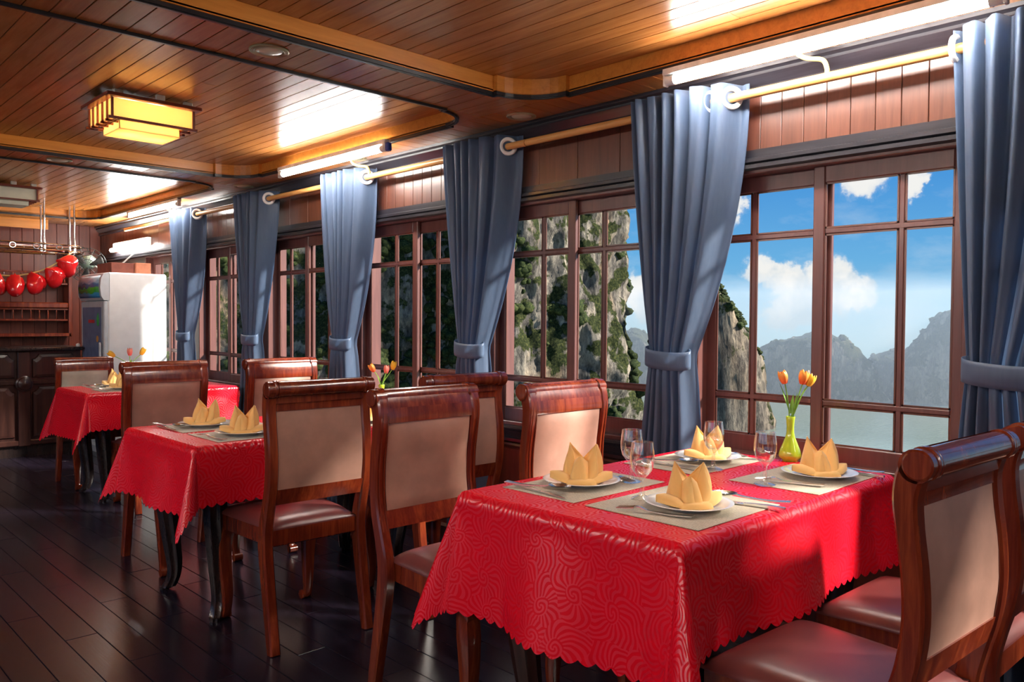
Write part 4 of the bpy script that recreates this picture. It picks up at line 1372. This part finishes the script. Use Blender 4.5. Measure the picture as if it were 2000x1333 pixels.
# ================================================================== FAR END: fridge, bar, shelf, rack
fr = thing('fridge', 'tall white display fridge with landscape header by the windows', 'fridge', (2.385, 7.745, 0))
FD, FWd = .555, .655
MB().box(.035, FD, 0, FWd, .06, 1.685, .012).build('body', 'fridge_white', fr)
MB().box(.06, FD - .02, .02, FWd - .02, .0, .06).build('plinth', 'fridge_grey', fr)
dr = MB().box(.0, .034, .0, FWd, .12, 1.425, .008).build('door', 'fridge_grey', fr)
MB().box(-.004, .002, .07, FWd - .06, .18, 1.37).build('door_glass', 'fridge_blue', dr)
MB().box(-.030, -.012, .035, .055, .75, 1.05, .004).build('handle', 'fridge_grey', dr)
MB().box(-.006, -.003, .25, .42, 1.225, 1.255).build('red_sticker', 'sticker_red', dr)
MB().loft([[(-.006, .13, 1.20), (-.006, .17, 1.20), (-.006, .19, 1.26), (-.006, .15, 1.32), (-.006, .12, 1.26)], [(-.004, .13, 1.20), (-.004, .17, 1.20), (-.004, .19, 1.26), (-.004, .15, 1.32), (-.004, .12, 1.26)]]).build('leaf_sticker', 'sticker_green', dr)
MB().lathe([(0, 0), (.03, 0), (.03, .002), (0, .002)], 14).build('orange_sticker', 'sticker_orange', dr, loc=(-.004, .17, 1.08)).rotation_euler = (0, -PI / 2, 0)
# curved header box with lit-style picture
hd = MB(); rings = []
prof = [(.05, 1.430), (.0, 1.432), (-.022, 1.47), (-.030, 1.55), (-.022, 1.63), (.0, 1.672), (.05, 1.685)]
hd.loft([[(px, 0.0, pz) for px, pz in prof], [(px, FWd, pz) for px, pz in prof]])
hd.build('header', 'fridge_grey', fr, True, 30)
pic = MB(); Pp = []
for i in range(9):
    u = i / 8; z = lerp(1.455, 1.655, u); xx = interp([(1.43, 0), (1.47, -.022), (1.55, -.030), (1.63, -.022), (1.672, 0)], z) - .0025
    Pp.append([(xx, .04, z), (xx, .33, z), (xx, FWd - .03, z)])
pic.grid(Pp); po = pic.build('header_picture', 'landscape_print', fr, True); solidify(po, .002)
# boxes on the fridge
tag(MB().box(2.50, 2.70, 7.90, 8.30, 1.687, 1.785, .003).build('cardboard_box', 'cardboard_dark'), 'dark brown carton lying on the fridge', 'box')
tag(MB().box(2.705, 2.84, 7.86, 8.10, 1.687, 1.790, .003).build('cardboard_box', 'cardboard'), 'light brown carton on the fridge beside the curtain', 'box')

# bar counter
bc = thing('bar_counter', 'dark carved bar counter with panelled doors at the far end', 'counter', (0, 8.31, 0))
MB().box(.35, 2.36, .03, .47, .10, .965).build('body', 'bar_wood', bc)
MB().box(.30, 2.372, -.04, .50, .965, 1.0, .010).build('counter_top', 'black_leg', bc)
MB().box(.35, 2.36, .045, .47, 0, .10).build('plinth', 'black_leg', bc)
MB().box(.35, 2.362, .0, .035, .105, .155, .008).build('base_moulding', 'bar_wood', bc)
MB().box(.35, 2.362, .005, .035, .66, .70, .006).build('mid_rail', 'bar_wood', bc)
def arch_panel(x0, x1, z0, z1, nm):
    m_ = MB(); c = min(.05, (x1 - x0) * .2)
    def poly(x0, x1, z0, z1, c):
        pts = [(x0, z0), (x1, z0), (x1, z1 - c)]
        pts += [(x1 - c * math.sin(a) , z1 - c * math.cos(a) ) for a in (PI / 2 * .99, PI / 4, 0.01)] if False else [(x1 - c * .35, z1 - c * .85), (x1 - c * .85, z1 - c * .35), (x1 - c, z1)]
        pts += [(x0 + c, z1), (x0 + c * .85, z1 - c * .35), (x0 + c * .35, z1 - c * .85), (x0, z1 - c)]
        return pts
    m_.loft([[(x, .03, z) for x, z in poly(x0, x1, z0, z1, c)], [(x, .012, z) for x, z in poly(x0 + .006, x1 - .006, z0 + .006, z1 - .006, c)], [(x, .008, z) for x, z in poly(x0 + .03, x1 - .03, z0 + .03, z1 - .03, c)]])
    return m_.build(nm, 'bar_wood', bc, False)
for (x0, x1) in ((1.95, 2.33), (1.47, 1.81), (1.0, 1.34), (.5, .9)):
    arch_panel(x0, x1, .72, .94, 'upper_panel'); arch_panel(x0, x1, .18, .64, 'door_panel')
for xx in (1.88, 1.405, .95):
    MB().box(xx - .05, xx + .05, -.004, .03, .10, .96, .006).build('pilaster', 'bar_wood', bc)
    boss = MB().lathe([(.0, .045), (.03, .042), (.055, .030), (.060, .018), (.072, .012), (.074, 0), (0, 0)], 24).build('boss', 'bar_wood', bc, True, 40, (xx, -.004, .67))
    boss.rotation_euler = (PI / 2, 0, 0)
tag(MB().lathe([(0, 0), (.018, 0), (.02, .01), (.018, .022), (.008, .030), (0, .032)], 16).build('bell', 'ring_white', None, True, 40, (2.335, 8.33, 1.0)), 'small white knob standing on the end of the bar counter', 'knob')

# shelf unit on the end wall
sh = thing('wall_shelf', 'open mahogany wall shelf with little railings behind the bar', 'shelf', (0, YE, 0))
MB().box(.6, 2.60, -.20, 0, 1.07, 1.105, .004).build('bottom_board', 'mahogany', sh)
MB().box(.6, 2.60, -.22, 0, 1.99, 2.03, .004).build('top_board', 'mahogany', sh)
MB().box(2.575, 2.61, -.20, 0, 1.07, 2.03, .004).build('side_board', 'mahogany', sh)
MB().box(.6, .635, -.20, 0, 1.07, 2.03, .004).build('side_board', 'mahogany', sh)
for (zs) in (1.235, 1.62):
    MB().box(.64, 2.57, -.19, 0, zs, zs + .02, .003).build('shelf_board', 'mahogany', sh)
    MB().box(.64, 2.57, -.19, -.175, zs + .115, zs + .135, .003).build('gallery_rail', 'mahogany', sh)
    for i in range(24):
        xx = .70 + i * .08
        link('baluster', cached('bal', lambda: MB().lathe([(.006, 0), (.009, .02), (.005, .05), (.009, .08), (.006, .097)], 8).mesh('baluster', 'mahogany', True)), sh, (xx, -.182, zs + .019))
MB().box(.64, 2.57, -.21, -.0, 1.37, 1.43, .01).build('cornice', 'mahogany', sh)

# hanging glass rack over the bar
rk = thing('glass_rack', 'chrome hanging glass rack on rods above the bar', 'rack', (0, 8.62, 0))
def oval(z, rx, ry, cx, n=40):
    return [(cx + rx * math.copysign(abs(math.cos(a)) ** .7, math.cos(a)), ry * math.copysign(abs(math.sin(a)) ** .8, math.sin(a)), z) for a in [2 * PI * i / n for i in range(n + 1)]]
for z in (1.90, 1.955):
    MB().tube(oval(z, .80, .26, 1.66), .008, 8, False).build('ring', 'chrome', rk, True)
MB().tube(oval(1.885, .60, .18, 1.66), .006, 8, False).build('ring', 'chrome', rk, True)
for (xx, yy, zt_) in ((2.075, -.225, HR), (2.375, -.06, HR), (2.16, .235, HR), (2.375, .09, HR), (1.2, -.24, HR), (1.2, .24, HR)):
    MB().tube([(xx, yy, 1.88), (xx, yy, 2.1), (xx, yy, zt_)], .0095, 10).build('hanging_rod', 'chrome', rk, True)
for i in range(12):
    xx = .98 + i * .115
    MB().tube([(xx, -.20, 1.89), (xx, 0, 1.885), (xx, .20, 1.89)], .004, 6).build('glass_rail', 'chrome', rk, True)
for i in range(7):
    xx = 1.05 + i * .19
    MB().torus((xx, -.262, 1.928), (0, 1, 0), .024, .004, 18, 6).build('scroll', 'chrome', rk, True)

# wall fan in the corner
fn = thing('wall_fan', 'dark caged wall fan with pale green housing above the fridge', 'fan', (2.60, 8.95, 1.84))
hsg = MB().lathe([(0, -.06), (.05, -.055), (.07, -.03), (.072, .04), (.05, .08), (0, .09)], 20).build('housing', 'fan_green', fn, True, 60)
hsg.rotation_euler = (PI / 2, 0, .5)
cg = MB()
for r_ in (.06, .10, .14, .175):
    cg.torus((0, 0, 0), (0, 0, 1), r_, .003, 28, 6)
for i in range(16):
    a = 2 * PI * i / 16
    cg.tube([(.03 * math.cos(a), .03 * math.sin(a), .05), (.12 * math.cos(a), .12 * math.sin(a), .035), (.175 * math.cos(a), .175 * math.sin(a), 0), (.12 * math.cos(a), .12 * math.sin(a), -.05)], .0022, 5)
c_ = cg.build('cage', 'fan_dark', fn, True); c_.rotation_euler = (PI / 2, 0, -.5); c_.location = (-.03, -.12, -.04)
bl = MB()
for i in range(3):
    a0 = 2 * PI * i / 3
    bl.grid([[(r_ * math.cos(a0 + da), r_ * math.sin(a0 + da), .012 * (da - .35)) for r_ in (.02, .08, .14, .155)] for da in (0, .25, .5, .7)])
b_ = bl.build('blades', 'fan_dark', fn, True); b_.rotation_euler = (PI / 2, 0, -.5); b_.location = (-.03, -.12, -.04); solidify(b_, .003)
MB().tube([(.02, .06, 0), (.2, .4, .02), (.30, .76, .02)], .018, 8).build('wall_arm', 'fan_green', fn, True)
cb_ = MB().tube(catmull([(2.66, 8.90, 1.80), (2.70, 8.75, 1.76), (2.80, 8.62, 1.80), (W - .045, 8.40, 1.965)], 8), .008, 8).build('power_cable', 'cable_white', None, True)
tag(cb_, 'white cable running from the fan to the wall lamp', 'cable')

# heart balloons on a golden string
def heart_mesh():
    bm = bmesh.new(); bmesh.ops.create_icosphere(bm, subdivisions=4, radius=1.0)
    for v in bm.verts:
        x_, y_, z_ = v.co
        ax = abs(x_)
        zz = z_ * .95 + .62 * math.sqrt(ax + 1e-6) * (1 - .35 * ax) - .25
        wx = x_ * (1.0 + .22 * min(max(zz, -1), .6))
        v.co = Vector((wx * .105, y_ * .075 * (1 - .15 * ax), zz * .098))
    me = bpy.data.meshes.new('heart_balloon'); bm.to_mesh(me); bm.free()
    me.materials.append(M['balloon']); me.polygons.foreach_set('use_smooth', [True] * len(me.polygons))
    return me
HM = heart_mesh()
hearts = [(2.238, 8.30, 1.765, .45, 1.95, 'red heart balloon highest on the string, hanging from the rack'), (2.130, 8.29, 1.660, .5, 2.2, 'red heart balloon second from the rack end'),
          (1.975, 8.28, 1.590, .7, 2.55, 'red heart balloon third from the rack end'), (1.808, 8.27, 1.552, 1.3, 3.0, 'rounded red balloon fourth from the rack end'),
          (1.655, 8.27, 1.565, .6, 3.3, 'red balloon cut by the left edge of the frame')]
for (x, y, z, rz, ry, lb) in hearts:
    o_ = link('heart_balloon', HM, None, (x, y, z)); o_.rotation_euler = (0, ry, rz); tag(o_, lb, 'balloon', 'red heart balloons on the string')
st_ = MB().tube(catmull([(2.32, 8.40, 1.90), (2.24, 8.30, 1.85), (2.10, 8.28, 1.745), (1.96, 8.27, 1.68), (1.80, 8.27, 1.645), (1.60, 8.27, 1.655), (1.2, 8.27, 1.72), (.98, 8.40, 1.90)], 8), .006, 6).build('balloon_string', 'string_gold', None, True)
tag(st_, 'golden string holding the red heart balloons under the rack', 'string')

# ================================================================== OUTSIDE: sea, cliffs, islands
SEA = -13.7
def polar(az_, d): return Vector((d * math.sin(math.radians(az_)), d * math.cos(math.radians(az_)), 0))
def fbm(v, o=5): return noise.fractal(v, 0.9, 2.1, o)
sea = MB(); P = []
for i in range(2):
    P.append([(x, y, SEA) for x in (2, 170)] if False else [])
sea.grid([[(lerp(W + .5, 205, i / 20), lerp(-70, 215, j / 20), SEA) for j in range(21)] for i in range(21)])
so2 = sea.build('sea', 'sea_water', None, True)
tag(so2, 'calm grey-green bay water outside the windows', 'water', kind='stuff')

# the long cliff seen through the four farther windows
def cliff():
    plan = [polar(2, 118), polar(10, 108), polar(18, 101), polar(26, 104), polar(33, 99), polar(39, 103), polar(44, 98), polar(48.5, 101), polar(51.2, 106), polar(52.0, 113), polar(52.1, 124), polar(51.5, 140)]
    path = catmull(plan, 22)
    NZ = 110; zt_ = 30.0
    P = []
    n = len(path)
    for i in range(NZ + 1):
        z = lerp(SEA - 1, zt_, i / NZ); rowp = []
        for j, p in enumerate(path):
            d = (path[min(j + 1, n - 1)] - path[max(j - 1, 0)]).normalized()
            nn = Vector((d.y, -d.x, 0))     # towards the boat
            q = Vector((p.x, p.y, z))
            big = fbm(Vector((q.x * .07, q.y * .07, z * .045)), 4) * 3.2
            rib = fbm(Vector((q.x * .30, q.y * .30, z * .07 + 5)), 5) * 1.5
            fine = fbm(Vector((q.x * .9, q.y * .9, z * .5)), 4) * .5
            s = min(1.0, (n - 1 - j) / 40 + .5)
            lean = -.06 * (z - SEA)
            off = (big + rib) * s + fine + lean
            rowp.append(p + nn * off + Vector((0, 0, z)))
        P.append(rowp)
    m_ = MB().grid(P)
    # top
    m_.grid([P[-1], [Vector((v.x, v.y, v.z)) * 1.0 + Vector((v.x, v.y, 0)).normalized() * 40 + Vector((0, 0, 6)) for v in P[-1]]])
    return m_, P
mc, CP = cliff()
cl_ = thing('karst_cliff', 'tall limestone cliff with green shrubs seen through the farther windows', 'cliff')
mc.build('rock_face', 'rock_cliff', cl_, True, 180)
def shrubs(pts, nm, parent, rng, smin, smax, mt='shrub_green'):
    base = bmesh.new(); bmesh.ops.create_icosphere(base, subdivisions=3 if len(pts) < 300 else 2, radius=1.0)
    bv = [v.co.copy() for v in base.verts]; bf = [[v.index for v in f.verts] for f in base.faces]; base.free()
    m_ = MB()
    for p in pts:
        s = rng.uniform(smin, smax); so_ = rng.uniform(0, 100)
        vs = []
        for v in bv:
            r_ = 1 + .55 * noise.noise(v * 2.3 + Vector((so_, 0, 0))) + .38 * noise.noise(v * 6.0 + Vector((0, so_, 0))) + .16 * noise.noise(v * 13.0 + Vector((0, 0, so_)))
            vs.append((p.x + v.x * s * r_, p.y + v.y * s * r_, p.z + v.z * s * r_ * .8))
        m_.add(vs, bf)
    o_ = m_.build(nm, mt, parent, True, 180)
    o_['kind'] = 'stuff'
    return o_
rs = random.Random(9)
pts = []
tries = 0
while len(pts) < 1100 and tries < 20000:
    tries += 1
    i = rs.randrange(2, len(CP) - 2); j = rs.randrange(30, len(CP[0]) - 2)
    p = Vector(CP[i][j])
    dn = fbm(Vector((p.x * .10, p.y * .10, p.z * .10 + 9)), 3)
    edge = j > len(CP[0]) - 105
    if dn > (.36 if edge else .06) + rs.uniform(-.12, .25):
        pts.append(p)
# greenery at the foot of the cliff
for k in range(60):
    a = rs.uniform(40, 52.3); p = polar(a, rs.uniform(92, 100)); pts.append(Vector((p.x, p.y, rs.uniform(SEA + .5, SEA + 5.0) - max(0, (a - 50)) * .6)))
shrubs(pts, 'shrubs', cl_, rs, .28, 1.1)

def island(name, label, az_, d, rx, ry, prof, seed, mt, nshrub=0, smax=1.0, rot=None):
    # prof: silhouette height over the left-right axis (-1..1)
    c = polar(az_, d); side = Vector((c.y, -c.x, 0)).normalized(); depth = Vector((c.x, c.y, 0)).normalized()
    N, R = 150, 46; P = []
    for i in range(R + 1):
        rho = i / R; rowp = []
        for j in range(N):
            a = 2 * PI * j / N
            u = math.cos(a) * rho; v = math.sin(a) * rho
            wall = 1 - max(0, (rho - .84) / .16) ** 1.6
            h = interp(prof, u) * wall
            q = side * (u * rx) + depth * (v * ry)
            nz_ = fbm(Vector((q.x * .12 + seed, q.y * .12, h * .08)), 5)
            hh = h * (1 + .10 * nz_) + .9 * nz_ * (wall ** .5 if wall > 0 else 0)
            k = 1 + .10 * fbm(Vector((q.x * .25, q.y * .25, hh * .25 + seed)), 4)
            rowp.append((c.x + q.x * k, c.y + q.y * k, SEA - .6 + max(hh, 0)))
        P.append(rowp)
    m_ = MB().grid(P, True)
    t_ = thing(name, label, 'island')
    m_.build('rock_face', mt, t_, True, 180)
    if nshrub:
        r2 = random.Random(seed); pp = []
        for _ in range(nshrub):
            i = r2.randrange(4, R - 4); j = r2.randrange(N); pp.append(Vector(P[i][j]))
        shrubs(pp, 'shrubs', t_, r2, .3, smax)
    return t_
island('rock_stack', 'steep rock stack rising from the water in the nearest window', 57.9, 119, 9.0, 7.0,
       [(-1, 12), (-.6, 17.5), (-.2, 19.6), (.1, 19.2), (.32, 17.4), (.5, 14.5), (.66, 12.0), (.78, 9.2), (.9, 6.5), (1.0, 3.4)], 4, 'rock_stack', 120, .75)
island('karst_island', 'hazy rounded karst island in the middle of the nearest window', 64.9, 171, 13.5, 9,
       [(-1, 8), (-.75, 11.0), (-.4, 11.4), (-.1, 12.2), (.1, 12.6), (.35, 11.6), (.6, 8.5), (.8, 5.2), (1, 3)], 15, 'rock_far', 60, .8)
island('karst_island', 'hazy karst island rising at the right of the nearest window', 73.6, 174, 14, 9,
       [(-1, 7), (-.75, 9.5), (-.55, 12.5), (-.35, 15.3), (-.1, 16.6), (.3, 17), (.7, 15), (1, 9)], 23, 'rock_far', 60, .8)
island('karst_island', 'low hazy islet in the gap between two islands', 69.4, 188, 14, 6, [(-1, 6), (-.3, 7.8), (.1, 8.4), (.4, 8.0), (1, 5)], 31, 'rock_far', 30, .8)
island('karst_island', 'faint islet beside the foot of the big cliff', 54.0, 180, 12, 8, [(-1, 9), (-.4, 12.5), (.2, 10), (1, 6)], 37, 'rock_far', 30, .8)
island('karst_island', 'distant island beyond the right edge of the view', 86, 176, 30, 9, [(-1, 8), (-.5, 13), (0, 17), (.5, 12), (1, 7)], 41, 'rock_far', 0, .8)
# sea haze lying over the far water
hz = bpy.data.materials.new('haze'); hz.use_nodes = True; M['haze'] = hz
t = NT(hz.node_tree); t.n.clear()
vs_ = t.add('ShaderNodeVolumeScatter', ins={'Color': (.62, .80, 1.0, 1), 'Density': .009, 'Anisotropy': 0.2})
t.add('ShaderNodeOutputMaterial', ins={'Volume': vs_.outputs[0]})
hb = MB()
corners = [polar(45, 128), polar(95, 128), polar(95, 215), polar(45, 215)]
hb.loft([[(c.x, c.y, SEA + .05) for c in corners], [(c.x, c.y, 8.0) for c in corners]])
tag(hb.build('sea_haze', 'haze'), 'blue haze over the distant water and islands', 'haze', kind='stuff')
